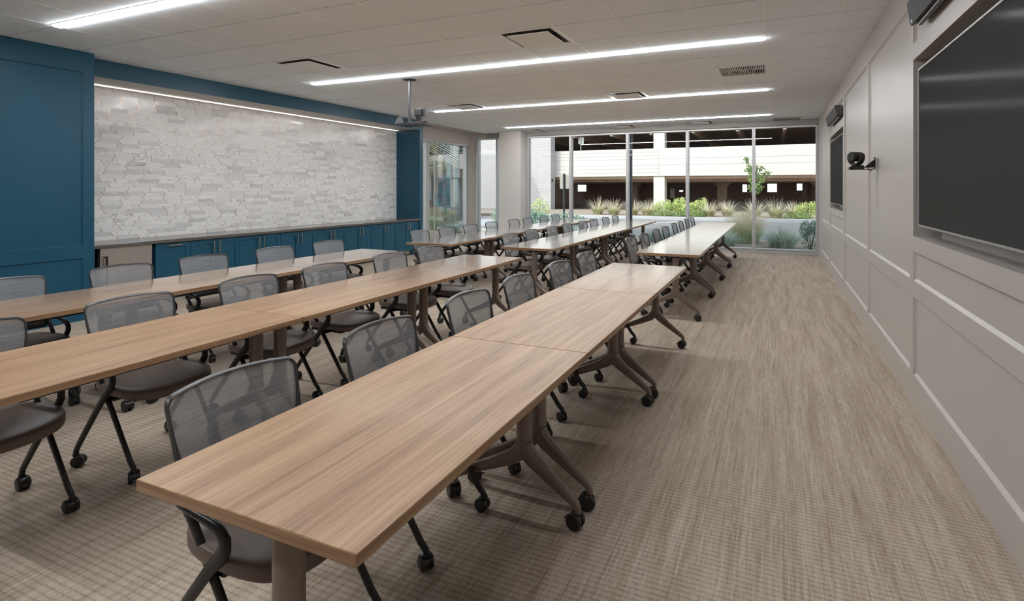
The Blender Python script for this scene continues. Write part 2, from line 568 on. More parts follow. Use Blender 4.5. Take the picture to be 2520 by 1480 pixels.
# ceiling: lay-in tiles with reveals; diffuser and grille cells left open
vents = [(2, 2), (7, 2), (2, 8), (7, 8), (1, 15), (5, 15), (8, 15)]
grilles = [(10, 6), (11, 15)]
lights = [-6, -1, 4, 9, 14]  # first row is added unseen behind the camera to brighten the near end
cb = MB()
g = 0.0065
xe = [GX + i * T for i in range(-1, 13)] + [XR + 0.018]
xe[0] = -7.36
for ji in range(-15, 17):
    ya, yb = GY + ji * T, GY + (ji + 1) * T
    yb = min(yb, YB - 0.12)
    if yb - ya < 0.02:
        continue
    for ii in range(len(xe) - 1):
        i = ii - 1
        if (i, ji) in vents or (i, ji) in grilles:
            continue
        y0, y1 = ya, yb
        if 1 <= i <= 10:
            if ji in lights:
                y0 = ya + 0.06
            if ji + 1 in lights:
                y1 = yb - 0.045
        cb.box(xe[ii] + g, xe[ii + 1] - g, y0 + 0.0085, y1 - 0.0085, CZ, CZ + 0.03)
ce = struct(cb.build('ceiling', 'ceiling', smooth=0), 'white suspended tile ceiling', 'ceiling')
struct(MB().box(-8.1, 1.1, YN - 0.1, YB + 0.2, CZ + 0.25, CZ + 0.4).build('ceiling_deck', 'dark_void', smooth=0))
gb = MB()
for i in range(len(xe)):
    x = xe[i]
    for ji in range(-15, 17):
        ya, yb = GY + ji * T, min(GY + (ji + 1) * T, YB - 0.12)
        if 2 <= i - 0 <= 11 and 1 < i - 1 + 0 <= 10:
            if ji in lights:
                ya += 0.062
            if ji + 1 in lights:
                yb -= 0.047
        if yb > ya:
            gb.box(x - 0.0064, x + 0.0064, ya, yb, CZ - 0.001, CZ + 0.029)
for ji in range(-15, 17):
    y = GY + ji * T
    for ii in range(len(xe) - 1):
        if 1 <= ii - 1 <= 10 and ji in lights:
            continue
        gb.box(xe[ii] + 0.0125, xe[ii + 1] - 0.0125, y - 0.012, y + 0.012, CZ + 0.016, CZ + 0.029)
struct(gb.build('ceiling_grid', 'grid', smooth=0))
# gypsum border beside the door wall, along the blue wall
struct(MB().box(-7.95, -7.365, 3.5, YB, CZ, CZ + 0.06).build('ceiling_border', 'drywall', smooth=0))
struct(MB().box(-7.36, XR + 0.02, YB - 0.125, YB + 0.05, CZ - 0.115, CZ + 0.06).build('trim_1', 'shade', bevel=0.004), 'grey shade pocket along the window head', 'trim')

# right wall: slab with two screen recesses, stiles and rails, beads
RW = XR + 0.018
TV = [(2.26, 4.353, 1.137, 2.33), (8.515, 10.505, 1.137, 2.33)]
wb = MB()
def slab(y0, y1, z0, z1):
    wb.box(RW, XR + 0.26, y0, y1, z0, z1)
ys = [YN - 0.1, TV[0][0], TV[0][1], TV[1][0], TV[1][1], YB + 0.1]
for a, b in ((0, 1), (2, 3), (4, 5)):
    slab(ys[a], ys[b], 0, 3.2)
for (y0, y1, z0, z1) in TV:
    slab(y0, y1, 0, z0)
    slab(y0, y1, z1, 3.2)
    wb.box(XR + 0.16, XR + 0.26, y0, y1, z0, z1)
    wb.box(XR + 0.13, XR + 0.16, y0 + 0.12, y1 - 0.14, z0, z1)          # backing board behind the screen
def fr(y0, y1, z0, z1):
    wb.box(XR, RW + 0.001, y0, y1, z0, z1)
Z0, Z1, Z2, Z3 = 0.2, 0.727, 0.838, 2.725
bays = [(-4.1, -2.1), (-2.0, 0.1), (0.21, 2.15), (2.26, 4.353), (4.462, 6.29), (6.392, 8.36), (8.515, 10.505), (10.63, 12.39), (12.47, 12.88), (12.98, 13.12)]
ends = [YN - 0.1] + [q for b in bays for q in b] + [YB]
fr(YN, YB, 0.0, Z0)
fr(YN, YB, Z3, 3.0)
for i in range(0, len(ends), 2):
    fr(ends[i], ends[i + 1], Z0, Z3)
def bead(y0, y1, z0, z1):
    q = 0.017
    x0, x1 = XR + 0.002, RW
    wb.prism([(x0, z0 - 0.001), (x1, z0 - 0.001), (x1, z0 + q)], y0, y1, 'y')
    wb.prism([(x0, z1 + 0.001), (x1, z1 - q), (x1, z1 + 0.001)], y0, y1, 'y')
    for (ya, yq) in ((y0 - 0.001, y0 + q), (y1 + 0.001, y1 - q)):
        wb.prism([(x0, ya), (x1, ya), (x1, yq)], z0, z1, 'z')
for k, (a, b) in enumerate(bays):
    fr(a, b, Z1, Z2)
    bead(a, b, Z0, Z1)
    if k in (3, 6):
        fr(a, b, 1.035, TV[0][2])
        fr(a, b, TV[0][3], 2.44)
        bead(a, b, Z2, 1.035)
        bead(a, b, 2.44, Z3)
    else:
        bead(a, b, Z2, Z3)
struct(wb.build('wall_right', 'wall', smooth=0), 'greige panelled wall with two screen recesses', 'wall')
struct(MB().box(-8.1, 1.1, YN - 0.2, YN, 0, 3.2).build('wall_back', 'wall_plain', smooth=0), 'plain wall', 'wall')

# left wall: blue panelled part
XL = -7.05
XT = -7.94
XC = -7.31
YP = 3.597
YJ = 9.985
lb = MB()
lb.box(XL - 0.5, XL - 0.016, YN - 0.1, YP, 0, 3.2)
def lfr(y0, y1, z0, z1):
    lb.box(XL - 0.016, XL, y0, y1, z0, z1)
lb.box(XT - 0.1, XL - 0.4, YP - 0.1, YP, 0, 3.2)
pb = [(-2.6, -0.6), (-0.45, 1.42), (1.55, 3.49)]
lfr(YN, YP, 0, 0.16)
lfr(YN, -2.6, 0.16, 2.752)
lfr(YN, YP, 2.752, 3.2)
lfr(3.49, YP, 0.16, 2.752)
lfr(1.42, 1.55, 0.16, 2.752)
lfr(-0.6, -0.45, 0.16, 2.752)
def lbead(y0, y1, z0, z1):
    q = 0.014
    x0, x1 = XL - 0.002, XL - 0.016
    lb.prism([(x0, z0 - 0.001), (x1, z0 - 0.001), (x1, z0 + q)], y0, y1, 'y')
    lb.prism([(x0, z1 + 0.001), (x1, z1 - q), (x1, z1 + 0.001)], y0, y1, 'y')
    for (ya, yq) in ((y0 - 0.001, y0 + q), (y1 + 0.001, y1 - q)):
        lb.prism([(x0, ya), (x1, ya), (x1, yq)], z0, z1, 'z')
for a, b in pb:
    lfr(a, b, 0.692, 0.828)
    lbead(a, b, 0.16, 0.692)
    lbead(a, b, 0.828, 2.752)
struct(lb.build('wall_left', 'blue', smooth=0), 'teal blue panelled wall', 'wall')
# niche with the mosaic
tb = MB().box(-0.1, 0, 0, YJ - YP + 0.1, 0, 2.4)
to = tb.build('wall_niche', 'tile', smooth=0, loc=(XT, YP - 0.05, 0.5))
struct(to, 'marble mosaic wall with brass joints', 'wall')
bk = MB()
bk.box(XT - 0.05, -7.30, YP, YJ, 2.797, 3.2)
bk.box(-7.33, -7.30, YP, YJ, 2.775, 2.797)
bk.box(XT - 0.1, -7.30, YJ, YJ + 0.115, 0, 3.2)
struct(bk.build('trim_2', 'blue', smooth=0), 'blue bulkhead and post framing the mosaic niche', 'trim')
struct(MB().box(XT - 0.02, -7.331, YP + 0.001, YJ - 0.001, 2.778, 2.796).build('trim_3', 'soffit', smooth=0), 'pale soffit of the mosaic niche', 'trim')

# door wall with glass door
XD = -7.90
YD0 = YJ + 0.115
dw = MB()
dw.box(XD - 0.15, XD, YD0 - 0.05, YB + 0.1, 2.68, 3.2)
dw.box(XD - 0.15, XD, 13.06, YB + 0.1, 0, 2.68)
dw.box(XD - 0.15, XD, YD0 - 0.05, YD0 + 0.03, 0, 2.68)
struct(dw.build('wall_door', 'wall_plain', smooth=0), 'white wall around the glass door', 'wall')
dr = MB()
dr.box(XD - 0.09, XD + 0.012, YD0 + 0.03, 13.04, 2.625, 2.685)
d1 = struct(dr.build('door_1', 'alu', bevel=0.003), 'glass entrance door with tall pull bars', 'door')
MB().box(XD - 0.10, XD + 0.005, 12.93, 13.06, 0.0, 2.625).build('jamb', 'mullion', d1, bevel=0.003)
MB().box(XD - 0.09, XD - 0.01, 11.08, 11.19, 0.0, 2.625).build('jamb', 'mullion', d1, bevel=0.003)
MB().box(XD - 0.06, XD - 0.048, 11.20, 12.44, 0.02, 2.625).build('pane', 'glass', d1, smooth=0)
MB().box(XD - 0.075, XD - 0.065, 12.40, 12.93, 0.02, 2.625).build('pane', 'glass', d1, smooth=0)
MB().box(XD - 0.06, XD - 0.048, YD0 + 0.03, 11.08, 0.02, 2.625).build('pane', 'glass', d1, smooth=0)
MB().box(XD - 0.065, XD - 0.04, 11.19, 11.25, 0.02, 2.625).build('edge_strip', 'alu', d1, smooth=0)
hb = MB()
for sx in (0.05, -0.14):
    hb.tube([(XD + sx, 11.34, 0.42), (XD + sx, 11.34, 2.26)], 0.014, 12)
for z in (0.72, 1.98):
    hb.tube([(XD + 0.05, 11.34, z), (XD - 0.14, 11.34, z)], 0.009, 8)
hb.build('handle', 'alu', d1)
MB().box(XD - 0.08, XD - 0.02, YD0 + 0.03, 13.06, 0.0, 0.022).build('threshold', 'alu', d1, smooth=0)

# window wall
wx = [(-7.74, -7.06), (-6.16, -4.92), (-4.92, -3.408), (-3.408, -1.948), (-1.948, -0.467), (-0.467, XR)]
zt, zb = 2.86, 0.10
wi = 0
struct(MB().box(-8.05, -7.70, YB - 0.02, YB + 0.15, 0, 3.2).box(-7.70, -6.1, YB - 0.02, YB + 0.12, CZ - 0.12, 3.2)
       .build('wall_window', 'wall_plain', smooth=0), 'white wall strip beside the window', 'wall')
for (a, b) in wx:
    wi += 1
    fb = MB()
    l = 0.05 if wi in (1, 2) else 0.035
    r = 0.05 if wi in (1, 6) else 0.035
    e = 0.0006
    fb.box(a + e, a + l, YB - 0.06, YB + 0.09, 0, zt)
    fb.box(b - r, b - e, YB - 0.06, YB + 0.09, 0, zt)
    fb.box(a + l, b - r, YB - 0.06, YB + 0.09, 0, zb)
    fb.box(a + l, b - r, YB - 0.06, YB + 0.09, zt - 0.035, zt)
    fb.box(a + l, b - r, YB - 0.075, YB - 0.06, zb - 0.018, zb)
    w = struct(fb.build('window_%d' % wi, 'mullion', bevel=0.003), None)
    MB().box(a + l, b - r, YB + 0.01, YB + 0.022, zb, zt - 0.035).build('pane', 'glass', w, smooth=0)
    MB().box(a + l, b - r, YB - 0.064, YB - 0.0605, zt - 0.034, zt - 0.002).build('head_bead', 'white_metal', w, smooth=0)  # white strip put in for the light caught along the window head
struct(MB().box(-6.80, -6.165, 12.80, YB + 0.1, 0, CZ + 0.02).build('column', 'wall_plain', bevel=0.004), 'square white column by the windows', 'column')

# ------------------------------------------------------------------ ceiling fittings
for n, ji in enumerate(lights):
    y = GY + ji * T
    lab = ['linear ceiling light overhead, just behind the viewer', 'linear ceiling light nearest the camera, cut by the top edge', 'linear ceiling light just before the projector pole',
           'linear ceiling light third from the camera', 'linear ceiling light closest to the windows'][n]
    t = thing('linear_light', lab, 'ceiling light', (GX + 6 * T, y + 0.008, CZ), 'recessed linear ceiling lights')
    hl = 5 * T - 0.004
    f = MB()
    f.box(-hl, hl, -0.052, -0.0325, -0.002, 0.06).box(-hl, hl, 0.0325, 0.052, -0.002, 0.06)
    f.box(-hl, -hl + 0.014, -0.0325, 0.0325, -0.002, 0.06).box(hl - 0.014, hl, -0.0325, 0.0325, -0.002, 0.06)
    f.box(-hl, hl, -0.052, 0.052, 0.06, 0.07)
    f.build('housing', 'white_metal', t, smooth=0)
    MB().box(-hl + 0.014, hl - 0.014, -0.028, 0.028, -0.014, 0.02).build('lens', 'led', t, smooth=0)

def vent_proto():
    t = thing('ceiling_diffuser', '', 'vent')
    h = T / 2 - 0.004
    f = MB()
    q = 0.035
    for (a, b, c, d) in ((-h, h, -h, -h + q), (-h, h, h - q, h), (-h, -h + q, -h + q, h - q), (h - q, h, -h + q, h - q)):
        f.box(a, b, c, d, -0.004, 0.008)
    f.build('frame', 'white_metal', t, bevel=0.002)
    i = h - q
    k = 0.20
    p = MB()
    # sloping pan sides up to a dark neck
    p.rings([[(-i, -i, 0.0), (i, -i, 0.0), (i, i, 0.0), (-i, i, 0.0)], [(-k, -k, 0.10), (k, -k, 0.10), (k, k, 0.10), (-k, k, 0.10)]], cap=False)
    p.build('pan', 'duct', t, smooth=0)
    MB().box(-k, k, -k, k, 0.1, 0.11).build('neck', 'dark_void', t, smooth=0)
    s = 0.222
    MB().box(-s, s, -s, s, -0.022, -0.014).build('face_plate', 'white_metal', t, bevel=0.003)
    return t
vl = ['square ceiling diffuser over the mosaic side, left of the long light strip', 'large square ceiling diffuser nearest the camera, before the second light strip',
      'square ceiling diffuser beyond the projector pole', 'square ceiling diffuser behind the third light strip, toward the right',
      'small far square diffuser by the white column', 'small far square diffuser above the middle windows', 'small far square diffuser above the right-hand windows']
vp = None
for n, (i, j) in enumerate(vents):
    vp_ = vent_proto() if vp is None else copy_tree(vp)
    vp = vp or vp_
    vp_.location = (GX + (i + 0.5) * T, GY + (j + 0.5) * T, CZ)
    tag(vp_, vl[n], 'vent', 'square ceiling diffusers')
gp = None
for n, (i, j) in enumerate(grilles):
    if gp is None:
        t = thing('return_grille', '', 'vent')
        h = T / 2 - 0.004
        f = MB()
        for (a, b, c, d) in ((-h, h, -h, -h + .03), (-h, h, h - .03, h), (-h, -h + .03, -h + .03, h - .03), (h - .03, h, -h + .03, h - .03)):
            f.box(a, b, c, d, -0.004, 0.01)
        f.build('frame', 'white_metal', t, bevel=0.002)
        MB().box(-h, h, -h, h, 0.06, 0.07).build('backing', 'black', t, smooth=0)
        s = MB()
        k = 26
        for q in range(k):
            x = -h + 0.03 + (q + 0.5) * (2 * h - 0.06) / k
            s.box(x - 0.0035, x + 0.0035, -h + 0.03, h - 0.03, 0.0, 0.03)
        s.box(-h + 0.03, h - 0.03, -0.004, 0.004, 0.001, 0.03)
        s.build('blades', 'white_metal', t, smooth=0)
        gp = t
    else:
        t = copy_tree(gp)
    t.location = (GX + (i + 0.5) * T, GY + (j + 0.5) * T, CZ)
    tag(t, ['slotted return air grille between the second and third light strips', 'slotted return air grille at the window wall corner'][n], 'vent', 'return air grilles')

# pole mount with camera unit
px, py = -4.69, 6.18
t = thing('ceiling_pole_mount', 'black ceiling pole carrying a small tray, in front of the third light', 'mount', (px, py, CZ))
MB().lathe((0, 0, -0.016), [(0.095, 0.016), (0.095, 0.008), (0.06, 0.0), (0.03, -0.004)], 28).build('ceiling_plate', 'black_metal', t)
MB().cyl((0, 0, -0.62), 0.021, 0.61, 16).build('pole', 'frame_plastic', t)
tr = MB()
tr.box(-0.17, 0.29, -0.12, 0.20, -0.638, -0.626)
tr.box(-0.17, 0.29, -0.124, -0.118, -0.648, -0.614)
tr.build('tray', 'frame_plastic', t, bevel=0.002)
MB().prism([(0.06, -0.626), (0.06, -0.53), (0.0, -0.50), (-0.05, -0.53), (-0.11, -0.626)], -0.165, -0.158, 'x').build('side_bracket', 'frame_plastic', t)
MB().tube([(0.015, 0, -0.45), (0.03, -0.01, -0.58), (0.06, -0.02, -0.60), (0.12, -0.02, -0.61)], 0.005, 6).build('cable', 'black', t)
t = thing('tracking_camera', 'black tracking camera with square head standing on the ceiling pole tray', 'camera', (px + 0.13, py + 0.05, CZ - 0.626))
MB().lathe((0, 0, 0), [(0.12, 0.0), (0.125, 0.015), (0.11, 0.03), (0.05, 0.042)], 28).build('base', 'black', t)
MB().box(-0.045, 0.045, -0.02, 0.03, 0.035, 0.19).build('neck', 'black', t, bevel=0.006)
MB().box(-0.085, 0.085, 0.0, 0.05, 0.115, 0.225).box(-0.045, 0.045, -0.028, 0.0, 0.125, 0.215).build('head', 'frame_plastic', t, bevel=0.005)
MB().tube([(0.06, -0.1, 0.0), (0.1, -0.1, 0.02), (0.13, -0.06, 0.03), (0.12, 0.0, 0.04)], 0.006, 6).build('cable', 'black', t)

# ------------------------------------------------------------------ right wall equipment
def screen(yc, w, lab):
    t = thing('wall_screen', lab, 'screen', (XR + 0.055, yc, 1.215), 'large wall screens')
    hh = 1.03
    MB().box(-0.045, 0.05, -w / 2, w / 2, 0, hh).build('case', 'black', t, bevel=0.003)
    b = MB()
    e = 0.011
    for (a, c, d, f) in ((-w / 2, w / 2, 0, e), (-w / 2, w / 2, hh - e, hh), (-w / 2, -w / 2 + e, e, hh - e), (w / 2 - e, w / 2, e, hh - e)):
        b.box(-0.0515, -0.045, a, c, d, f)
    b.build('bezel', 'bezel', t, smooth=0)
    MB().box(-0.048, -0.0452, -w / 2 + e, w / 2 - e, e, hh - e).build('glass_front', 'screen', t, smooth=0)
    MB().box(0.05, 0.0745, -0.3, 0.3, 0.25, 0.8).build('wall_mount', 'black_metal', t)
screen(3.32, 1.83, 'large black wall screen at the right edge, closest to the camera')
screen(9.53, 1.83, 'smaller-looking far black wall screen beyond the wall camera')
def soundbar(yc, lab):
    t = thing('soundbar', lab, 'speaker', (XR, yc, 2.49), 'wall mounted speaker bars')
    L = 0.77
    MB().prism([(-0.0005, 0.012), (-0.045, 0.012), (-0.06, 0.005), (-0.082, 0.15), (-0.0005, 0.15)], -L, L, 'y').build('body', 'wall_dark', t, bevel=0.002)
    MB().prism([(-0.0615, 0.004), (-0.0665, 0.005), (-0.0885, 0.149), (-0.0835, 0.15)], -L - 0.003, L + 0.003, 'y').build('grille', 'cloth', t)
    MB().prism([(-0.012, 0.012), (-0.045, 0.012), (-0.04, -0.008), (-0.016, -0.008)], -L + 0.05, L - 0.05, 'y').build('bottom_rail', 'black_metal', t)
    MB().prism([(-0.0675, 0.016), (-0.0688, 0.016), (-0.0716, 0.034), (-0.0703, 0.034)], L - 0.05, L - 0.03, 'y').build('badge', 'alu', t)
M['wall_dark'] = simple('grey_plastic', rgb(92, 86, 82), 0.45, var=0.03)
soundbar(3.31, 'black speaker bar at the top right, above the near screen')
soundbar(9.40, 'grey far speaker bar mounted above the far screen')

t = thing('camera_bracket', 'small black wall bracket behind the conference camera', 'bracket', (XR, 5.9, 1.64))
MB().box(-0.008, -0.0005, -0.045, 0.045, 0.0, 0.115).build('wall_plate', 'black_metal', t)
br_ = MB()
for y in (-0.035, 0.031):
    br_.prism([(-0.008, 0.09), (-0.008, 0.02), (-0.09, 0.02), (-0.075, 0.03)], y, y + 0.004, 'y')
br_.build('gusset', 'black_metal', t)
MB().box(-0.215, -0.008, -0.045, 0.045, 0.0, 0.005).build('shelf', 'black_metal', t)
MB().tube([(-0.06, 0.05, 0.035), (-0.045, 0.052, 0.0), (-0.02, 0.05, -0.012), (-0.012, 0.045, 0.01)], 0.004, 6).build('cable', 'black', t)
t = thing('conference_camera', 'black pan-tilt conference camera with round barrel on the wall bracket', 'camera', (XR - 0.155, 5.9, 1.645))
bs = MB()
bs.rings([[(-0.062, -0.07, 0), (0.062, -0.07, 0), (0.062, 0.07, 0), (-0.062, 0.07, 0)], [(-0.064, -0.072, 0.012), (0.062, -0.072, 0.012), (0.062, 0.072, 0.012), (-0.064, 0.072, 0.012)],
          [(-0.035, -0.05, 0.036), (0.058, -0.05, 0.036), (0.058, 0.05, 0.036), (-0.035, 0.05, 0.036)]])
bs.build('base', 'black', t, bevel=0.003)
yk = MB()
R, R2, wy = 0.078, 0.066, 0.028
n = 30
cz = 0.036 + R
def yoke_mtx():
    return Matrix.Translation((0, 0, cz)) @ Matrix.Rotation(radians(-53), 4, 'Z')
o_, i_ = [], []
for q in range(n + 1):
    a = radians(-90 - 112 + 224 * q / n)
    o_.append((R * cos(a), R * sin(a)))
    i_.append((R2 * cos(a), R2 * sin(a)))
vs, fs = [], []
for q in range(n + 1):
    for (x, z) in (o_[q], i_[q]):
        for y in (-wy, wy):
            vs.append((x, y, z))
for q in range(n):
    b0, b1 = q * 4, (q + 1) * 4
    for (p0, p1) in ((0, 1), (1, 3), (3, 2), (2, 0)):
        fs.append((b0 + p0, b0 + p1, b1 + p1, b1 + p0))
fs += [(0, 1, 3, 2), (n * 4, n * 4 + 1, n * 4 + 3, n * 4 + 2)]
yk.add(vs, fs).xf(yoke_mtx())
yk.build('yoke', 'black', t)
RZ = Matrix.Translation((0, 0, cz + 0.004)) @ Matrix.Rotation(radians(-53), 4, 'Z')
MB().lathe((0, 0, 0), [(0.030, -0.060), (0.042, -0.060), (0.046, -0.052), (0.046, 0.052), (0.038, 0.062), (0.001, 0.064)], 28, 'y').xf(RZ).build('barrel', 'black', t)
MB().lathe((0, 0, 0), [(0.001, -0.055), (0.014, -0.0575), (0.024, -0.0555), (0.031, -0.05), (0.031, -0.045)], 24, 'y').xf(RZ).build('lens', 'lens', t)

# ------------------------------------------------------------------ counter run under the mosaic
CT = 0.795
t = thing('countertop', 'long dark grey stone countertop along the mosaic wall', 'countertop', (XC, 3.60, 0))
MB().box(XT + 0.001, 0.030 + XC, 0.0, YJ - 3.601, CT - 0.04, CT).xf(Matrix.Translation((-XC, 0, 0))).build('slab', 'counter', t, bevel=0.003)

def shaker(parent, y0, y1, z0, z1, name='door', x=0.0):
    """frame-and-panel door, front face at x + .02"""
    b = MB()
    s, q = 0.062, 0.0035
    y0 += 0.0015
    y1 -= 0.0015
    b.box(x, x + 0.012, y0, y1, z0, z1)
    for (a, c, d, e) in ((y0, y1, z0, z0 + s), (y0, y1, z1 - s, z1), (y0, y0 + s, z0 + s, z1 - s), (y1 - s, y1, z0 + s, z1 - s)):
        b.box(x + 0.0121, x + 0.021, a, c, d, e)
    return b.build(name, 'blue', parent, bevel=0.0016)

def pull(parent, y, z0, z1, horiz=False):
    b = MB()
    if horiz:
        b.box(0.040, 0.052, y - 0.09, y + 0.09, z0 - 0.006, z0 + 0.006)
        for yy in (y - 0.075, y + 0.075):
            b.box(0.021, 0.041, yy - 0.005, yy + 0.005, z0 - 0.005, z0 + 0.005)
    else:
        b.box(0.040, 0.052, y - 0.006, y + 0.006, z0, z1)
        for zz in (z0 + 0.012, z1 - 0.012):
            b.box(0.021, 0.041, y - 0.005, y + 0.005, zz - 0.005, zz + 0.005)
    return b.build('handle', 'nickel', parent, bevel=0.002)

DT = 0.752
cab_y = [4.86, 5.586, 6.314, 7.042, 7.772, 8.502, 9.228, 9.95]
for k in range(7):
    y0, y1 = cab_y[k], cab_y[k + 1]
    lab = ['blue two-door base cabinet directly right of the single pull-out cabinet', 'blue two-door base cabinet, second in the run of double-door units from the camera',
           'blue two-door base cabinet, third in the run of double-door units from the camera', 'blue two-door base cabinet at the middle of the run of double-door units',
           'blue two-door base cabinet, third from the blue post at the far end', 'blue two-door base cabinet, last but one before the far blue post',
           'blue two-door base cabinet at the far end, against the blue post'][k]
    t = thing('base_cabinet', lab, 'cabinet', (XC - 0.025, y0, 0), 'blue base cabinets under the counter')
    w = y1 - y0
    b = MB()
    b.box(-0.575, 0, 0.001, w - 0.001, 0.10, CT - 0.042)
    b.build('carcass', 'blue', t, smooth=0)
    MB().box(-0.57, -0.06, 0.001, w - 0.001, 0.0, 0.099).build('toe_kick', 'blue', t, smooth=0)
    for j in range(2):
        d = shaker(t, j * w / 2, (j + 1) * w / 2, 0.105, DT - 0.004, x=0.001)
        pull(d, w / 2 + (-0.04 if j == 0 else 0.04), 0.555, 0.718)
t = thing('pull_out_cabinet', 'narrow blue base cabinet with one horizontal pull, beside the steel refrigerator', 'cabinet', (XC - 0.025, 4.41, 0), 'blue base cabinets under the counter')
MB().box(-0.575, 0, 0.001, 0.449, 0.10, CT - 0.042).build('carcass', 'blue', t, smooth=0)
MB().box(-0.57, -0.06, 0.001, 0.449, 0.0, 0.099).build('toe_kick', 'blue', t, smooth=0)
d = shaker(t, 0.0, 0.449, 0.105, DT - 0.004, x=0.001)
pull(d, 0.235, 0.715, 0, True)
t = thing('refrigerator', 'stainless steel undercounter refrigerator at the left end of the counter', 'refrigerator', (XC - 0.025, 3.785, 0))
MB().box(-0.56, -0.022, 0.0, 0.585, 0.0, CT - 0.05).build('body', 'black', t, smooth=0)
d = MB().box(-0.02, 0.02, 0.006, 0.585, 0.09, DT).build('door', 'steel', t, bevel=0.004)
hb = MB()
hb.box(0.045, 0.062, 0.05, 0.068, 0.25, 0.655)
for z in (0.25, 0.637):
    hb.box(0.0201, 0.046, 0.05, 0.068, z, z + 0.018)
hb.build('handle', 'black_metal', d, bevel=0.002)
t = thing('filler_panel', 'thin blue filler strip between the blue wall and refrigerator', 'panel', (XC - 0.03, 3.60, 0))
MB().box(-0.5, 0.0, 0.0, 0.15, 0.0, CT - 0.042).build('board', 'blue', t, smooth=0)
t = thing('cove_light', 'thin warm LED strip along the top of the mosaic wall', 'strip light', (XT + 0.03, (YP + YJ) / 2, 2.778))
L = (YJ - YP) / 2 - 0.012
MB().box(-0.02, 0.02, -L, L, -0.012, -0.001).build('channel', 'black', t, smooth=0)
MB().box(0.0201, 0.026, -L, L, -0.014, -0.001).build('lens', 'led_cove', t, smooth=0)

# ------------------------------------------------------------------ tables
TZ = 0.736
TW = 0.702
def caster_mb(b, c, r=0.037, yaw=0.0, w=0.021, gap=0.014):
    """twin-wheel caster whose floor point is under c"""
    q = MB()
    for s in (-1, 1):
        y0, y1 = s * gap / 2, s * (gap / 2 + w)
        q.lathe((0.012, 0, r), [(0.001, y0), (r - 0.002, y0), (r, y0 + (y1 - y0) * 0.25), (r, y0 + (y1 - y0) * 0.75), (r - 0.006, y1), (0.001, y1)], 22, 'y')
    q.xf(Matrix.Translation(c) @ Matrix.Rotation(yaw, 4, 'Z'))
    b.v, b.f = q.v, q.f
    return b
def caster_hood(c, r, yaw, top, stem=0.007, brake=False):
    q = MB()
    pts, n = [], 10
    for k in range(n + 1):
        a = radians(-15 + 200 * k / n)
        pts.append((0.012 - (r * 0.86) * cos(a), r + (r * 0.86) * sin(a)))
    q.prism(pts + [(0.012, r * 0.6)], -0.0065, 0.0065, 'y')
    q.cyl((0, 0, r * 1.2), stem, top - r * 1.2, 10)
    q.cyl((0, 0, r * 1.9), stem * 1.8, 0.012, 12)
    if brake:
        q.box(0.012 + r * 0.86, 0.012 + r * 1.35, -0.012, 0.012, r * 0.95, r * 1.12)
    return q.xf(Matrix.Translation(c) @ Matrix.Rotation(yaw, 4, 'Z'))

def leg_part(parent, y, yaw1, yaw2):
    """T-foot leg: column under the top, forked foot with casters (x measured from the row's right edge)"""
    cx = -0.270
    l = MB()
    R0 = 0.036
    l.cyl((cx, y, 0.30), R0, TZ - 0.045 - 0.30, 22)
    l.tube([(cx, y, 0.345), (cx, y, 0.341)], R0 + 0.0008, 22)
    # right arm (short, steep) and left arm (long, flatter) swept from the hub
    l.tube([(cx - 0.006, y, 0.350), (cx + 0.006, y, 0.300), (cx + 0.045, y, 0.255), (cx + 0.11, y, 0.205), (cx + 0.20, y, 0.140), (cx + 0.243, y, 0.108), (cx + 0.252, y, 0.092), (cx + 0.253, y, 0.072)],
           [0.034, 0.039, 0.035, 0.028, 0.0215, 0.0175, 0.015, 0.0135], 20, side=(0, 1, 0), r2=[0.034, 0.032, 0.024, 0.0195, 0.0175, 0.0165, 0.0155, 0.0145], e=0.72)
    l.tube([(cx + 0.006, y, 0.350), (cx - 0.006, y, 0.300), (cx - 0.05, y, 0.258), (cx - 0.14, y, 0.215), (cx - 0.28, y, 0.155), (cx - 0.35, y, 0.118), (cx - 0.363, y, 0.095), (cx - 0.365, y, 0.072)],
           [0.034, 0.039, 0.035, 0.028, 0.0215, 0.0175, 0.015, 0.0135], 20, side=(0, 1, 0), r2=[0.034, 0.032, 0.024, 0.0195, 0.0175, 0.0165, 0.0155, 0.0145], e=0.72)
    o = l.build('leg', 'bronze', parent, smooth=50)
    for (x, yw) in ((cx + 0.253, yaw1), (cx - 0.365, yaw2)):
        c = (x, y, 0)
        b = caster_mb(MB(), c, 0.036, yw)
        h = caster_hood(c, 0.036, yw, 0.08, brake=True)
        b.add(h.v, h.f)
        b.build('caster', 'black', o, smooth=40)
    return o

def table_proto(L):
    t = thing('training_table', '', 'table')
    b = MB().box(-TW, 0, 0.0012, L - 0.0012, TZ - 0.030, TZ)
    b.build('tabletop', 'wood', t, bevel=0.003, seg=2)
    u = MB()
    u.box(-0.33, -0.21, 0.03, 0.21, TZ - 0.045, TZ - 0.0305).box(-0.33, -0.21, L - 0.21, L - 0.03, TZ - 0.045, TZ - 0.0305)
    u.box(-0.60, -0.05, 0.065, 0.095, TZ - 0.042, TZ - 0.0305).box(-0.60, -0.05, L - 0.095, L - 0.065, TZ - 0.042, TZ - 0.0305)
    u.box(-0.095, -0.055, 0.21, L - 0.21, TZ - 0.050, TZ - 0.0305)
    u.box(-0.285, -0.255, 0.1, L - 0.1, TZ - 0.085, TZ - 0.0305)
    u.build('underframe', 'black_metal', t, bevel=0.002)
    leg_part(t, 0.08, radians(200), radians(35))
    leg_part(t, L - 0.08, radians(170), radians(140))
    return t

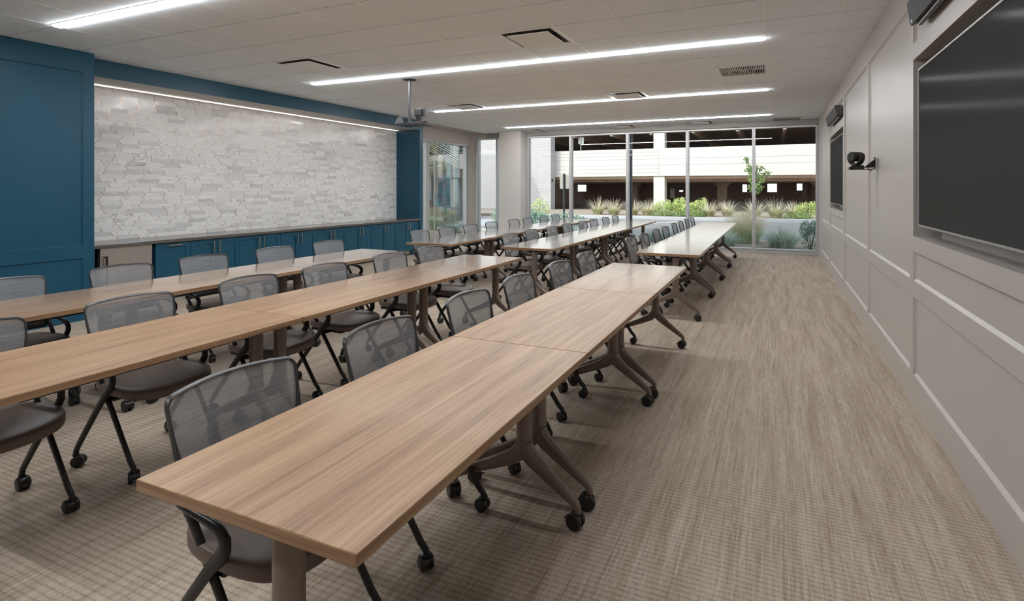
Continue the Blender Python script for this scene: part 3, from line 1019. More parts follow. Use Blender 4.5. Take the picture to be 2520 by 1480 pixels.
rows_near = [('screens', -0.763), ('middle', -2.450), ('cabinets', -3.885)]
near_y = [0.835, 2.264, 3.693]
LN = 1.428
far_y0 = {'screens': 6.06, 'middle': 5.975, 'cabinets': 5.965}
far_y1 = {'screens': 12.09, 'middle': 12.03, 'cabinets': 12.03}
RNAME = {'screens': 'row along the screen wall', 'middle': 'middle row', 'cabinets': 'row along the blue cabinets'}
pn = table_proto(LN)
first = True
for r, xr in rows_near:
    for k, y in enumerate(near_y):
        o = pn if first else copy_tree(pn)
        first = False
        o.location = (xr, y, 0)
        tag(o, '%s walnut-top table from the camera in the near %s' % (ORD[k], RNAME[r]), 'table', 'walnut training tables')
LF = 1.508
pf = table_proto(LF)
first = True
for r, xr in rows_near:
    st = (far_y1[r] - far_y0[r]) / 4
    for k in range(4):
        o = pf if first else copy_tree(pf)
        first = False
        o.location = (xr + {'screens': 0.0, 'middle': -0.006, 'cabinets': 0.0}[r], far_y0[r] + k * st, 0)
        o.scale = (1, st / LF, 1)
        tag(o, '%s walnut-top table from the camera in the far %s' % (ORD[k], RNAME[r]), 'table', 'walnut training tables')

# ------------------------------------------------------------------ chairs
def back_x(y, z):
    tt = (z - 0.50) / 0.35
    return -0.098 - 0.068 * tt - 0.012 * tt * tt - 0.042 * (1 - (y / 0.235) ** 2)

def outline(n, z0, z1, w0, w1, rc, arch, wm=None):
    """rounded trapezoid in (y, z); wm = waist factor pulling the lower sides in"""
    pts = []
    def hw(z):
        tt = (z - z0) / (z1 - z0)
        w = w0 + (w1 - w0) * tt
        if wm:
            w = w1 - (w1 - w0) * (1 - tt) ** 2.2
        return w
    corners = [(1, 1), (-1, 1), (-1, -1), (1, -1)]
    m = n // 8
    # right side up, top, left side down, bottom; corners as arcs
    def arc(cy, cz, a0, a1, r):
        return [(cy + r * cos(radians(a0 + (a1 - a0) * q / m)), cz + r * sin(radians(a0 + (a1 - a0) * q / m))) for q in range(m)]
    side = []
    for q in range(m):
        z = z0 + rc + (z1 - rc - z0 - rc) * q / m
        side.append((hw(z), z))
    pts += side
    pts += arc(hw(z1 - rc) - rc, z1 - rc, 0, 90, rc)
    yt = hw(z1 - rc) - rc
    pts += [(yt - 2 * yt * q / m, z1) for q in range(m)]
    pts += arc(-yt, z1 - rc, 90, 180, rc)
    pts += [(-y, z) for (y, z) in [(hw(z0 + rc + (z1 - rc - z0 - rc) * (1 - q / m)), z0 + rc + (z1 - rc - z0 - rc) * (1 - q / m)) for q in range(m)]]
    yb = hw(z0 + rc) - rc
    pts += arc(-yb, z0 + rc, 180, 270, rc)
    pts += [(-yb + 2 * yb * q / m, z0) for q in range(m)]
    pts += arc(yb, z0 + rc, 270, 360, rc)
    res = []
    for (y, z) in pts:
        tt = max(0.0, (z - z0) / (z1 - z0))
        res.append((y, z + arch * tt ** 3 * (1 - (y / w1) ** 2)))
    return res

def chair_proto():
    t = thing('nesting_chair', '', 'chair')
    n = 64
    zo0, zo1 = 0.495, 0.846
    oo = outline(n, zo0, zo1, 0.214, 0.230, 0.030, 0.014)
    ii = outline(n, zo0 + 0.045, zo1 - 0.011, 0.150, 0.2195, 0.026, 0.014, True)
    d0, d1 = 0.008, -0.009
    fr_ = MB()
    def P(p, d):
        return (back_x(p[0], p[1]) + d, p[0], p[1])
    def mid(a, b, f):
        return (a[0] + (b[0] - a[0]) * f, a[1] + (b[1] - a[1]) * f)
    loops = []
    loops.append([P(o, -0.002) for o in oo])
    loops.append([P(mid(o, i, 0.25), d0 * 0.9) for o, i in zip(oo, ii)])
    loops.append([P(mid(o, i, 0.8), d0) for o, i in zip(oo, ii)])
    loops.append([P(i, 0.003) for i in ii])
    loops.append([P(mid(o, i, 0.85), d1) for o, i in zip(oo, ii)])
    loops.append([P(mid(o, i, 0.2), d1) for o, i in zip(oo, ii)])
    vs = [p for l in loops for p in l]
    fs = []
    K = len(loops)
    for k in range(K):
        k2 = (k + 1) % K
        for q in range(n):
            q2 = (q + 1) % n
            fs.append((k * n + q, k * n + q2, k2 * n + q2, k2 * n + q))
    fr_.add(vs, fs)
    fr_.build('back_frame', 'frame_plastic', t, smooth=60)
    # mesh panel following the curve
    mm = MB()
    cz0 = sum(p[1] for p in ii) / n
    rs = []
    for f in (1.0, 0.85, 0.7, 0.55, 0.4, 0.25, 0.1):
        ring = []
        for (y, z) in ii:
            yy, zz = y * f * 1.004, cz0 + (z - cz0) * f * 1.004
            ring.append((back_x(yy, zz) + 0.002, yy, zz))
        rs.append(ring)
    vs = [p for r in rs for p in r]
    fs = []
    for k in range(len(rs) - 1):
        for q in range(n):
            q2 = (q + 1) % n
            fs.append((k * n + q, k * n + q2, (k + 1) * n + q2, (k + 1) * n + q))
    fs.append(tuple(range((len(rs) - 1) * n, len(rs) * n)))
    mm.add(vs, fs)
    mm.build('back_mesh', 'mesh', t, smooth=60)
    # seat cushion
    st = MB()
    m = 48
    def sup(f, a):
        e = 0.62
        c_, s_ = cos(a), sin(a)
        x = 0.03 + 0.232 * f * math.copysign(abs(c_) ** e, c_)
        y = 0.232 * f * math.copysign(abs(s_) ** e, s_)
        if x < 0.03:
            y *= 1 - 0.10 * ((0.03 - x) / 0.23)
        return x, y
    def zt_(x, y):
        z = 0.452 + 0.010 * (y / 0.232) ** 2 - 0.020 * max(0, (x - 0.08) / 0.18) ** 2 + 0.010 * max(0, (-x - 0.02) / 0.2) ** 2
        return z
    rs = []
    for f, dz in ((0.02, 0), (0.3, 0), (0.6, 0), (0.86, 0.001), (0.965, -0.001), (0.99, -0.005), (1.0, -0.013), (1.0, -0.040), (0.985, -0.047), (0.94, -0.050), (0.5, -0.052), (0.02, -0.052)):
        ring = []
        for q in range(m):
            x, y = sup(f, 2 * pi * q / m)
            ring.append((x, y, zt_(x, y) + dz))
        rs.append(ring)
    st.rings(rs)
    so = st.build('seat', 'seat', t, smooth=60)
    pan = MB()
    pan.box(-0.14, 0.16, -0.17, 0.17, 0.376, 0.399)
    pan.box(-0.03, 0.05, -0.205, 0.205, 0.374, 0.392)
    pan.build('seat_pan', 'black', t, bevel=0.006)
    for s in (-1, 1):
        yf, yr = s * 0.212, s * 0.236
        # straight front leg, from the back frame down and forward
        f = MB()
        f.tube([(-0.122, yf, 0.578), (-0.02, yf, 0.428), (0.200, yf, 0.105), (0.226, yf, 0.078), (0.232, yf, 0.062)], [0.017, 0.0165, 0.0155, 0.0145, 0.013], 12, side=(0, 1, 0), r2=[0.011] * 5)
        fo = f.build('front_leg', 'black_metal', t, smooth=50)
        # bowed rear leg: forward under the arm bracket, round the bend, back to the rear caster
        p0 = [(-0.128, yr - s * 0.012, 0.575), (-0.085, yr, 0.566), (-0.02, yr, 0.556), (0.040, yr, 0.546), (0.076, yr, 0.534), (0.096, yr, 0.514), (0.096, yr, 0.490), (0.080, yr, 0.464), (0.036, yr, 0.418), (-0.040, yr, 0.326),
              (-0.205, yr, 0.118), (-0.224, yr, 0.090), (-0.230, yr, 0.062)]
        r_ = MB()
        r_.tube(p0, [0.010, 0.011, 0.012, 0.015, 0.020, 0.023, 0.023, 0.021, 0.019, 0.018, 0.016, 0.0145, 0.013], 12, side=(0, 1, 0), r2=[0.012] * 13)
        ro = r_.build('rear_leg', 'black_metal', t, smooth=50)
        for (x, y, par, yw) in ((0.232, yf, fo, radians(165 + s * 14)), (-0.230, yr, ro, radians(20 - s * 25))):
            c = (x, y, 0)
            b = caster_mb(MB(), c, 0.0305, yw, 0.018, 0.013)
            h = caster_hood(c, 0.0305, yw, 0.066, 0.008)
            b.add(h.v, h.f)
            b.build('caster', 'black', par, smooth=40)
    # cross brace between the frames
    cb_ = MB()
    cb_.tube([(0.012, -0.224, 0.385), (0.012, 0.224, 0.385)], 0.010, 10)
    cb_.build('cross_bar', 'black_metal', t)
    return t

CX = {'screens': -1.452, 'middle': -3.139, 'cabinets': -4.572}
near_c = {'screens': [1.235, 1.937, 2.694, 3.366, 4.139, 4.80], 'middle': [1.185, 1.872, 2.610, 3.283, 4.063, 4.715], 'cabinets': [1.895, 2.615, 3.282, 4.028, 4.752]}
far_c = {'screens': [6.497, 7.176, 8.0, 8.70, 9.531, 10.256, 10.962, 11.687], 'middle': [6.54, 7.256, 8.041, 8.742, 9.55, 10.19, 11.004, 11.762],
         'cabinets': [6.49, 7.199, 7.916, 8.635, 9.547, 10.20, 11.05, 11.741]}
cp = chair_proto()
first = True
for blk, dd in (('near', near_c), ('far', far_c)):
    for r in ('screens', 'middle', 'cabinets'):
        for k, y in enumerate(dd[r]):
            o = cp if first else copy_tree(cp)
            first = False
            o.location = (CX[r] + random.uniform(-0.006, 0.006), y, 0)
            o.rotation_euler = (0, 0, radians(random.uniform(-1.5, 1.5)))
            tag(o, '%s grey mesh-back chair from the camera along the %s %s' % (ORD[k], blk, RNAME[r]), 'chair', 'grey mesh nesting chairs at the tables')

# ------------------------------------------------------------------ outside: ground
GZ = -0.06
struct(MB().box(-40, 30, 17.6, 27.6, GZ - 0.3, GZ - 0.06).build('road', 'asphalt', smooth=0), 'grey asphalt driveway outside', 'road')
struct(MB().box(-40, 30, YB + 0.15, 17.45, GZ - 0.4, GZ).box(-40, -7.95, 6.0, YB + 0.15, GZ - 0.4, GZ).build('ground_planter', 'soil', smooth=0), 'planting bed below the windows', 'ground')
struct(MB().box(-40, 30, 17.45, 17.6, GZ - 0.3, GZ + 0.03).build('kerb_near', 'kerb', bevel=0.02), 'pale kerb of the planting bed', 'kerb')
struct(MB().box(-12.6, 30, 27.6, 27.85, GZ - 0.3, GZ + 0.09).build('kerb_far', 'kerb', bevel=0.02), 'pale kerb across the driveway', 'kerb')
struct(MB().box(-40, 30, 27.85, 36.0, GZ - 0.3, GZ + 0.06).build('ground_bed', 'soil', smooth=0), 'planting bed before the parking garage', 'ground')
struct(MB().box(-16, -8.8, 20.2, 23.5, GZ - 0.1, GZ + 0.005).build('path', 'kerb', smooth=0), 'pale concrete walk', 'path')
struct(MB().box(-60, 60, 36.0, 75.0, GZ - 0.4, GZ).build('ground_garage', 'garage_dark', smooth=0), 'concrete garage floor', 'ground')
rl = MB()
rl.add([(-6.3, 22.0, GZ - 0.055), (-6.15, 22.0, GZ - 0.055), (-4.0, 27.0, GZ - 0.055), (-4.15, 27.0, GZ - 0.055)], [(0, 1, 2, 3)])
rl.build('road_marking', 'paint_white', smooth=0)['kind'] = 'structure'
# the storeys above the room, out of view; their height shades the bed below the windows
struct(MB().box(-8.1, 18, -6, YB + 0.45, 3.45, 15.5).build('upper_storey', 'roof', smooth=0))

# ------------------------------------------------------------------ parking garage
GYF = 36.0
t = thing('parking_garage', 'cream parking garage across the driveway', 'building', (0, GYF, 0))
sp = MB()
zs0, zs1 = 2.29, 4.14
def boards(b, x0, x1, zs):
    for i in range(len(zs) - 1):
        b.box(x0 + 0.01, x1 - 0.01, -0.03, 0.0, zs[i] + 0.008, zs[i + 1] - 0.008)
b = MB()
b.box(-40, 24, 0.0, 0.35, zs0, zs1)
b.build('spandrel_core', 'garage', t, smooth=0)
for (x0, x1, zz) in ((-40, -21.9, [zs0, 2.9, 3.5, zs1]), (-21.9, -14.4, [zs0, 2.9, 3.5, zs1]), (-14.4, -7.15, [zs0, 2.53, 2.78, 3.03, 3.43, 3.66, 3.9, zs1]), (-7.15, 0.1 + 7.0, [zs0, 3.03, 3.45, zs1]), (7.1, 24, [zs0, 3.03, 3.45, zs1])):
    q = MB()
    boards(q, x0, x1, zz)
    q.build('spandrel', 'garage', t, smooth=0)
for x in (-21.5, -7.15, 7.2, 21.5):
    MB().box(x - 0.37, x + 0.37, 0.05, 0.85, GZ, zs0).build('pillar', 'garage', t, bevel=0.02)
    MB().box(x - 0.37, x + 0.37, 0.05, 0.85, zs1, 5.6).build('pillar', 'garage', t, bevel=0.02)
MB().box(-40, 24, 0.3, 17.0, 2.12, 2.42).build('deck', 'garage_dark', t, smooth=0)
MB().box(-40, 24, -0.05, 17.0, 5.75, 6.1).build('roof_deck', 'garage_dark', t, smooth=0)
MB().box(-40, 24, -0.06, 0.3, 5.6, 11.0).build('upper_spandrel', 'garage', t, smooth=0)  # out of view; made taller to give the tabletops a bright reflection
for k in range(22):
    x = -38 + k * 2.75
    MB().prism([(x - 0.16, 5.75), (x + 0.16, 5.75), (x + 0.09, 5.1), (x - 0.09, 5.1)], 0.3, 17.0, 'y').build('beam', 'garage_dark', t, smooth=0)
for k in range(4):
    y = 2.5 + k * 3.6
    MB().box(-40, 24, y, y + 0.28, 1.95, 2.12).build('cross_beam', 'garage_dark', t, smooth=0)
# rear wall with small openings
ops = [(-19.0, -18.0, 1.16, 1.86), (-13.2, -12.75, 1.12, 1.6), (-8.6, -8.2, 1.16, 1.32), (-2.85, -2.45, 1.15, 1.85), (-0.72, 0.08, 1.15, 1.9), (1.7, 2.15, 1.3, 1.9)]
rw = MB()
YR = 17.0
x = -40
for (a, c, z0, z1) in ops:
    rw.box(x, a, YR, YR + 0.25, GZ, 2.3)
    rw.box(a, c, YR, YR + 0.25, GZ, z0)
    rw.box(a, c, YR, YR + 0.25, z1, 2.3)
    x = c
rw.box(x, 24, YR, YR + 0.25, GZ, 2.3)
rw.box(-40, 24, YR, YR + 0.25, 2.3, 5.9)
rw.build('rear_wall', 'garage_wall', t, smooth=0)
for x in (-11.0, -3.9, 3.0):
    MB().prism([(x - 0.35, GZ), (x + 0.35, GZ), (x + 0.35, 1.6), (x + 0.75, 2.0), (x + 0.75, 2.12), (x - 0.75, 2.12), (x - 0.75, 2.0), (x - 0.35, 1.6)], 8.5, 9.3, 'y').build('inner_column', 'garage_dark', t, smooth=0)
t = thing('electrical_panel', 'small white electrical cabinet on the dark garage wall', 'cabinet', (-9.2, 36 + 17.0, 0.56))
MB().box(-0.2, 0.2, -0.15, -0.001, 0.0, 0.9).box(-0.02, 0.02, -0.16, -0.15, 0.3, 0.5).build('case', 'sign_white', t, bevel=0.01)

# block building at the left
t = thing('block_building', 'pale split-face block building left of the garage', 'building', (-20.6, 35.1, GZ))
MB().box(0, 6.05, 0, 0.8, 0, 8.5).build('wall', 'block', t, smooth=0)
t = thing('wall_sconce', 'tiny dark light on the corner of the block building', 'light', (-14.55, 35.3, 2.05))
MB().box(0.0, 0.09, -0.05, 0.05, -0.11, 0.11).build('case', 'black', t, bevel=0.01)
# unseen floating slab, added only to throw the slanting shade on the block wall
struct(MB().box(-40, -21.0, 19.0, 25.5, 13.2, 14.0).build('roof_wing', 'roof', smooth=0))

# exterior post, signs
t = thing('canopy_post', 'dark navy steel post just outside the windows', 'post', (-3.60, 14.2, GZ))
MB().box(-0.062, 0.062, -0.062, 0.062, 0, 3.4).build('shaft', 'navy', t, bevel=0.004)
MB().box(-0.12, 0.12, -0.12, 0.12, 0, 0.02).build('base_plate', 'navy', t, bevel=0.004)
def post_sign(x, y, z0, z1, w, h, lab, mat, pm, nm='street_sign', zb_=GZ, pr=0.05):
    t = thing(nm, lab, 'sign', (x, y, zb_))
    MB().cyl((0, 0, 0), pr, z1 - zb_ + 0.05, 12).build('pole', pm, t)
    b = MB()
    n = 6
    r = 0.06
    pr_ = []
    for (cx_, cz_, a0) in ((w / 2 - r, h - r, 0), (-w / 2 + r, h - r, 90), (-w / 2 + r, r, 180), (w / 2 - r, r, 270)):
        for q in range(n + 1):
            a = radians(a0 + 90 * q / n)
            pr_.append((cx_ + r * cos(a), z0 - zb_ + cz_ + r * sin(a)))
    b.prism(pr_, pr + 0.002, pr + 0.02, 'y')
    b.build('panel', mat, t)
post_sign(-9.27, 24.0, 1.45, 2.12, 0.46, 0.67, 'grey sign seen from behind on a dark post, by the block building', 'sign_grey', 'black')
post_sign(-12.98, 37.0, 4.68, 5.16, 0.42, 0.5, 'small white sign standing behind the upper garage parapet', 'sign_white', 'alu', zb_=2.42, pr=0.035)
post_sign(-14.3, 20.5, 1.25, 2.2, 0.55, 0.9, 'dark sign on a post seen through the glass door', 'sign_grey', 'black')

# teal stair seen through the door
t = thing('outdoor_stair', 'teal steel stair with slanted bar railings beyond the glass door', 'stair', (-16.8, 22.0, GZ))
sb = MB()
for k in range(16):
    sb.box(0.17 * k - 0.1, 0.17 * k + 0.22, 0.0, 1.3, 2.55 - 0.165 * k, 2.60 - 0.165 * k)
sb.build('treads', 'teal', t, smooth=0)
for y in (-0.03, 1.30):
    MB().prism([(-0.3, 2.75), (-0.3, 2.45), (2.5, -0.02), (2.75, -0.02), (2.75, 0.05)], y, y + 0.05, 'y').build('stringer', 'teal', t, smooth=0)
    rb = MB()
    for q in range(9):
        o = 0.16 + 0.105 * q
        rb.tube([(-0.3, y, 2.72 + o), (2.7, y, 0.02 + o)], 0.016, 6)
    for x in (-0.2, 0.75, 1.7, 2.6):
        z = 2.62 - 0.9 * (x + 0.3)
        rb.box(x - 0.02, x + 0.02, y - 0.02, y + 0.02, max(0, z - 0.1), z + 1.25)
    rb.build('railing', 'teal', t, smooth=0)
t = thing('stair_tower', 'teal framed stair tower with a sloping beam beyond the glass door', 'structure', (-19.4, 25.0, GZ))
MB().box(0.0, 3.6, 0.4, 0.7, 0, 2.6).build('back_wall', 'garage_wall', t, smooth=0)
MB().tube([(0.0, 0, 0.45), (3.5, 0, 2.4)], 0.14, 4, side=(0, 1, 0)).build('beam', 'teal', t, smooth=0)
for x in (3.1, 3.55):
    MB().box(x - 0.12, x + 0.12, -0.1, 0.1, 0, 5.2).build('pillar', 'teal', t, smooth=0)
lt = MB()
for k in range(30):
    o = k * 0.125
    lt.tube([(0.0, 0.2, 1.3 + o), (3.1, 0.2, -0.3 + o)], 0.022, 4)
lt.build('slat_screen', 'sign_white', t, smooth=0, loc=(0.8, -0.6, 2.95))
t = thing('balcony_railing', 'teal balcony railing on the upper garage level', 'railing', (-24.5, 36.15, 4.14))
rb = MB()
for q in range(4):
    rb.box(0, 3.8, -0.03, 0.03, 0.1 + 0.3 * q, 0.16 + 0.3 * q)
for x in (0.1, 1.3, 2.5, 3.7):
    rb.box(x - 0.04, x + 0.04, -0.03, 0.03, 0, 1.1)
rb.build('bars', 'teal', t, smooth=0)

# ------------------------------------------------------------------ planting
def blades(b, n, h, spread, w, droop, rng, r0=0.08):
    for _ in range(n):
        a = rng.uniform(0, 2 * pi)
        lean = rng.uniform(0.05, 1.0) ** 0.8
        hh = h * rng.uniform(0.65, 1.05)
        bx, by = r0 * rng.uniform(0, 1) * cos(a), r0 * rng.uniform(0, 1) * sin(a)
        pa = a + pi / 2
        dx, dy = cos(a), sin(a)
        pts = []
        for q in range(5):
            f = q / 4
            rad = spread * lean * f ** 1.3
            z = hh * (f - droop * lean * f * f * f)
            ww = w * (1 - f) ** 0.7 * 0.5 + 0.0004
            cx_, cy_ = bx + dx * rad, by + dy * rad
            pts.append(((cx_ - cos(pa) * ww, cy_ - sin(pa) * ww, z), (cx_ + cos(pa) * ww, cy_ + sin(pa) * ww, z)))
        vs = [p for pr in pts for p in pr]
        b.add(vs, [(2 * q, 2 * q + 1, 2 * q + 3, 2 * q + 2) for q in range(4)])
    return b

def grass(name, x, y, h, spread, n, lab, mat, plume=None, w=0.012, droop=0.35, seed=1, z=GZ, group=None, r0=0.1):
    rng = random.Random(seed)
    t = thing(name, lab, 'grass', (x, y, z - 0.01), group)
    blades(MB(), n, h, spread, w, droop, rng, r0).build('blades', mat, t, smooth=0)
    if plume:
        blades(MB(), int(n * plume[2]), h * plume[1], spread * plume[3], w * 0.8, droop * 0.6, rng, r0).build('plumes', plume[0], t, smooth=0)
    return t

def leaves(b, n, c, rad, s, rng, up=0.0):
    for _ in range(n):
        d = Vector((rng.gauss(0, 1), rng.gauss(0, 1), rng.gauss(0, 1))).normalized() * rng.uniform(0.55, 1.0)
        p = Vector((c[0] + d.x * rad[0], c[1] + d.y * rad[1], c[2] + d.z * rad[2]))
        if p.z < 0.02:
            p.z = 0.02 + rng.uniform(0, 0.05)
        u = Vector((rng.gauss(0, 1), rng.gauss(0, 1), rng.gauss(0, 1) + up)).normalized()
        v = u.orthogonal().normalized()
        v = (Matrix.Rotation(rng.uniform(0, 2 * pi), 3, u) @ v)
        k = s * rng.uniform(0.6, 1.2)
        b.add([p, p + u * k * 0.5 + v * k * 0.28, p + u * k, p + u * k * 0.5 - v * k * 0.28], [(0, 1, 2, 3)])
    return b

def shrub(name, x, y, blobs, n, s, lab, mat, seed=1, z=GZ, up=0.5, group=None, cat='shrub'):
    rng = random.Random(seed)
    t = thing(name, lab, cat, (x, y, z - 0.01), group)
    b = MB()
    for (cx_, cy_, cz_, rx, ry, rz) in blobs:
        leaves(b, n, (cx_, cy_, cz_), (rx, ry, rz), s, rng, up)
    b.build('foliage', mat, t, smooth=0)
    st_ = MB()
    for (cx_, cy_, cz_, rx, ry, rz) in blobs:
        st_.tube([(0, 0, 0), (cx_ * 0.6, cy_ * 0.6, cz_ * 0.5), (cx_, cy_, cz_ + rz * 0.3)], [0.02, 0.014, 0.006], 5)
    st_.build('stems', 'bark', t)
    return t

# right outside the glass
grass('fountain_grass', -0.78, 16.3, 0.66, 0.62, 1500, 'big feathery tan fountain grass outside the right-hand mullion', 'blade_green', ('blade_tan', 1.85, 1.15, 1.2), 0.006, 0.72, 11, GZ, None, 0.34)
grass('fountain_grass', -1.28, 14.75, 0.55, 0.55, 900, 'low blue-green grass clump outside, left of the feathery tan grass', 'blade_blue', ('blade_tan', 1.1, 0.35, 1.1), 0.006, 0.7, 12, GZ, None, 0.3)
grass('fountain_grass', 0.14, 15.2, 0.66, 0.72, 1100, 'low wide blue-green grass clump outside the last window pane', 'blade_blue', ('blade_tan', 1.15, 0.25, 1.1), 0.006, 0.7, 13, GZ, None, 0.3)
shrub('rosemary_shrub', 0.78, 14.75, [(0, 0, 0.25, 0.22, 0.2, 0.3), (-0.12, 0, 0.5, 0.14, 0.12, 0.25), (0.1, 0.05, 0.55, 0.14, 0.12, 0.22)], 420, 0.05, 'dark spiky shrub outside at the screen wall corner', 'leaf_dark', 21, up=1.2)
for k, (x, y, h, sp_) in enumerate([(-2.25, 15.6, 0.5, 0.6), (-3.1, 15.9, 0.5, 0.65), (-4.75, 15.4, 0.5, 0.6), (-6.0, 16.2, 0.45, 0.6)]):
    grass('fountain_grass', x, y, h, sp_, 800, ['low grey-green grass outside, seen past the end of the far middle tables', 'low grey-green grass outside, just right of the navy post', 'low grey-green grass outside, just left of the navy post', 'low grey-green grass outside by the white column'][k], 'blade_blue', ('blade_tan', 1.1, 0.15, 1.1), 0.007, 0.6, 30 + k, GZ, None, 0.4)
# blue-green bushes left of the mullions
shrub('blue_bush', -9.5, 19.4, [(-0.55, 0, 0.4, 0.6, 0.5, 0.5), (0.25, 0.1, 0.4, 0.65, 0.5, 0.48), (0.9, 0, 0.3, 0.5, 0.4, 0.35)], 1300, 0.075, 'wide blue-green bush outside the window next to the column', 'leaf_dark', 41, up=0.9)
shrub('yellow_bush', -9.75, 21.0, [(-0.35, 0, 0.6, 0.45, 0.4, 0.55), (0.55, 0, 0.62, 0.5, 0.4, 0.52)], 800, 0.07, 'yellow-green bush behind the wide blue-green bush', 'leaf_yellow', 42, up=0.9)
shrub('blue_bush', -7.9, 20.2, [(0, 0, 0.25, 0.7, 0.5, 0.35), (0.6, 0, 0.2, 0.5, 0.4, 0.25)], 900, 0.07, 'low blue-green bush trailing right toward the driveway', 'leaf_dark', 43, up=0.9)
# bed across the driveway
bx = [(-9.35, 29.6, 0.95, 0.8), (-8.35, 29.4, 0.9, 0.7), (-7.35, 29.7, 0.85, 0.7), (-6.45, 29.5, 0.9, 0.7), (-3.25, 29.5, 0.92, 0.75), (-2.35, 30.0, 0.85, 0.6), (-1.0, 30.2, 0.9, 0.7), (-0.0, 29.2, 1.05, 0.85), (0.8, 30.0, 0.85, 0.7)]
bl_ = ['first tan deer grass clump across the driveway, beside the sign post', 'second tan deer grass clump across the driveway, counted from the sign post', 'third tan deer grass clump across the driveway, counted from the sign post',
       'fourth tan deer grass clump, against the left side of the garage column', 'tan deer grass clump standing between the yellow bushes and the tree', 'small tan deer grass behind the feathery fountain grass, left side',
       'tan deer grass right behind the young tree trunk', 'large spreading tan deer grass right of the young tree', 'tan deer grass beside the far right green bush']
for k, (x, y, h, s_) in enumerate(bx):
    grass('deer_grass', x, y, h * 0.62, s_ * 0.72, 520, bl_[k], 'blade_olive', ('blade_tan', 1.9, 0.30, 2.2), 0.013, 0.5, 50 + k, GZ + 0.06, 'deer grass clumps across the driveway', 0.24)
yb_ = [(-5.75, 30.0, 0.42, 0.55), (-4.9, 30.3, 0.5, 0.4), (-4.35, 30.0, 0.36, 0.35), (-3.75, 30.1, 0.48, 0.4), (1.45, 29.6, 0.42, 0.6)]
yl = ['broad yellow-green bush right of the white garage column', 'tall yellow-green bush left of the mullion, second after the garage column', 'small yellow-green bush just right of the mullion',
      'rounded yellow-green bush nearest the lone deer grass', 'yellow-green bush at the far right end of the garage bed']
for k, (x, y, h, r) in enumerate(yb_):
    shrub('yellow_bush', x, y, [(0, 0, h, r, 0.4, h), (r * 0.5, 0, h * 1.15, r * 0.5, 0.3, h * 0.9), (-r * 0.5, 0, h * 0.9, r * 0.5, 0.3, h * 0.8)], 520, 0.075, yl[k], 'leaf_yellow', 70 + k, GZ + 0.06, 1.0, 'yellow-green bushes across the driveway')
gc = [(-5.6, 28.95, 0.7), (-4.7, 28.9, 0.6), (-3.9, 28.95, 0.55), (0.9, 28.9, 0.8)]
gl_ = ['low green ground cover at the foot of the broad yellow bush', 'low green ground cover left of the mullion, along the far kerb', 'low green ground cover right of the mullion, along the far kerb', 'low green ground cover at the right end of the far kerb']
for k, (x, y, r) in enumerate(gc):
    shrub('ground_cover', x, y, [(0, 0, 0.1, r, 0.3, 0.18), (r * 0.4, 0.1, 0.12, r * 0.6, 0.3, 0.2)], 700, 0.06, gl_[k], 'leaf', 80 + k, GZ + 0.06, 0.8, 'low ground cover along the far kerb')
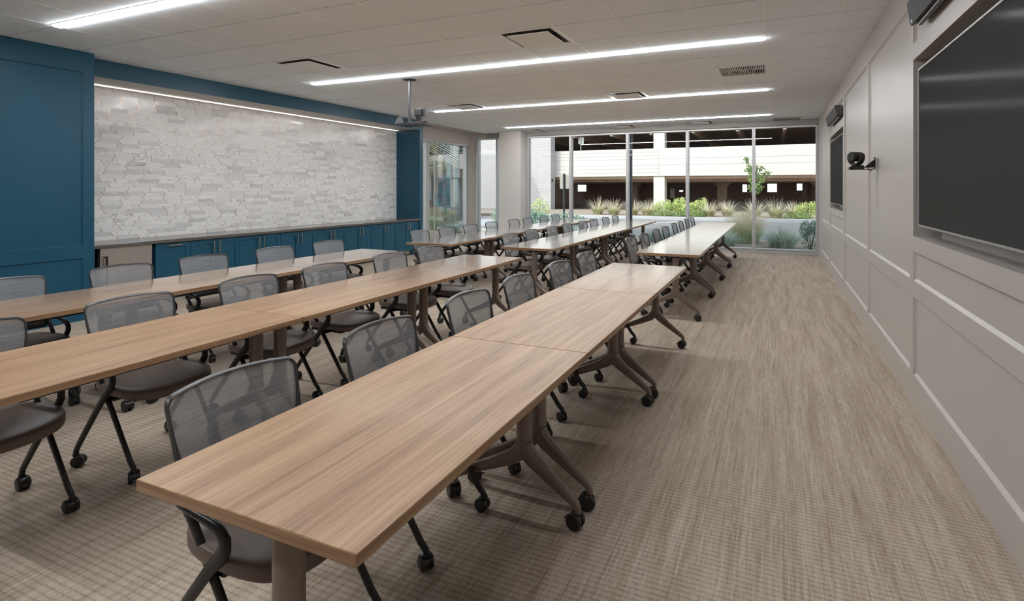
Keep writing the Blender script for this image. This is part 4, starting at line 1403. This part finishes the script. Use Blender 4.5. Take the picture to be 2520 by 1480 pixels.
# young tree
rng = random.Random(90)
t = thing('young_tree', 'slender young tree in front of the garage', 'tree', (-0.95, 28.3, GZ + 0.05))
MB().tube([(0, 0, 0), (0.02, 0, 1.0), (-0.03, 0, 2.0), (-0.3, 0.0, 2.75), (-0.42, 0, 3.05)], [0.045, 0.038, 0.025, 0.012, 0.006], 8).tube([(0, 0, 1.6), (0.35, 0.1, 2.1), (0.62, 0.1, 2.25)], [0.018, 0.01, 0.005], 6).build('trunk', 'bark', t)
b = MB()
for (c, r_, n_) in (((0.02, 0, 1.5), (0.34, 0.34, 0.32), 420), ((0.05, 0, 1.95), (0.42, 0.38, 0.35), 460), ((-0.12, 0, 2.4), (0.30, 0.3, 0.28), 300), ((-0.36, 0, 2.85), (0.16, 0.16, 0.22), 70), ((0.55, 0.1, 2.2), (0.2, 0.15, 0.14), 70), ((0.3, 0.05, 2.45), (0.16, 0.15, 0.16), 60)):
    leaves(b, n_, c, r_, 0.11, rng, 0.2)
b.build('crown', 'leaf', t, smooth=0)
# planting seen through the door
shrub('olive_bush', -13.0, 19.0, [(0, 0, 0.35, 0.6, 0.5, 0.42), (-0.6, 0, 0.32, 0.5, 0.4, 0.38), (0.55, 0.2, 0.3, 0.4, 0.4, 0.34)], 1200, 0.07, 'rounded olive bush beyond the glass door, below the stair', 'leaf_olive', 101, up=0.8)
grass('fountain_grass', -11.6, 16.7, 0.62, 0.6, 600, 'light fountain grass right outside the glass door', 'blade_green', ('blade_tan', 1.1, 0.3, 1.1), 0.010, 0.4, 102)
grass('fountain_grass', -10.3, 16.0, 0.42, 0.6, 500, 'low blue-green grass outside, at the right edge of the glass door', 'blade_blue', None, 0.009, 0.5, 103)
grass('fountain_grass', -10.9, 14.6, 0.35, 0.6, 500, 'low blue-green grass against the glass door sill', 'blade_blue', None, 0.009, 0.5, 104)
shrub('thin_shrub', -9.6, 18.2, [(0, 0, 0.3, 0.35, 0.3, 0.35), (0.25, 0, 0.35, 0.25, 0.2, 0.35)], 260, 0.06, 'thin shrub by the walk, outside the narrow window', 'leaf', 105, up=1.2)
rng = random.Random(110)
t = thing('shade_tree', 'leafy tree beyond the glass door, beside the teal stair', 'tree', (-14.45, 19.6, GZ))
MB().tube([(0, 0, 0), (0.05, 0, 1.4), (-0.1, 0, 2.6), (0.1, 0, 3.6)], [0.11, 0.09, 0.07, 0.03], 10).tube([(0, 0, 1.8), (0.5, 0, 2.3), (1.0, 0, 2.4)], [0.05, 0.03, 0.015], 8).build('trunk', 'bark', t)
b = MB()
for (c, r_, n_) in (((0.35, 0, 2.35), (0.6, 0.5, 0.36), 1200), ((1.0, 0, 2.45), (0.5, 0.5, 0.34), 900), ((-0.4, 0, 2.7), (0.7, 0.6, 0.6), 1300), ((0.4, 0, 3.2), (0.8, 0.6, 0.5), 900)):
    leaves(b, n_, c, r_, 0.075, rng, 0.0)
b.build('crown', 'leaf_olive', t, smooth=0)
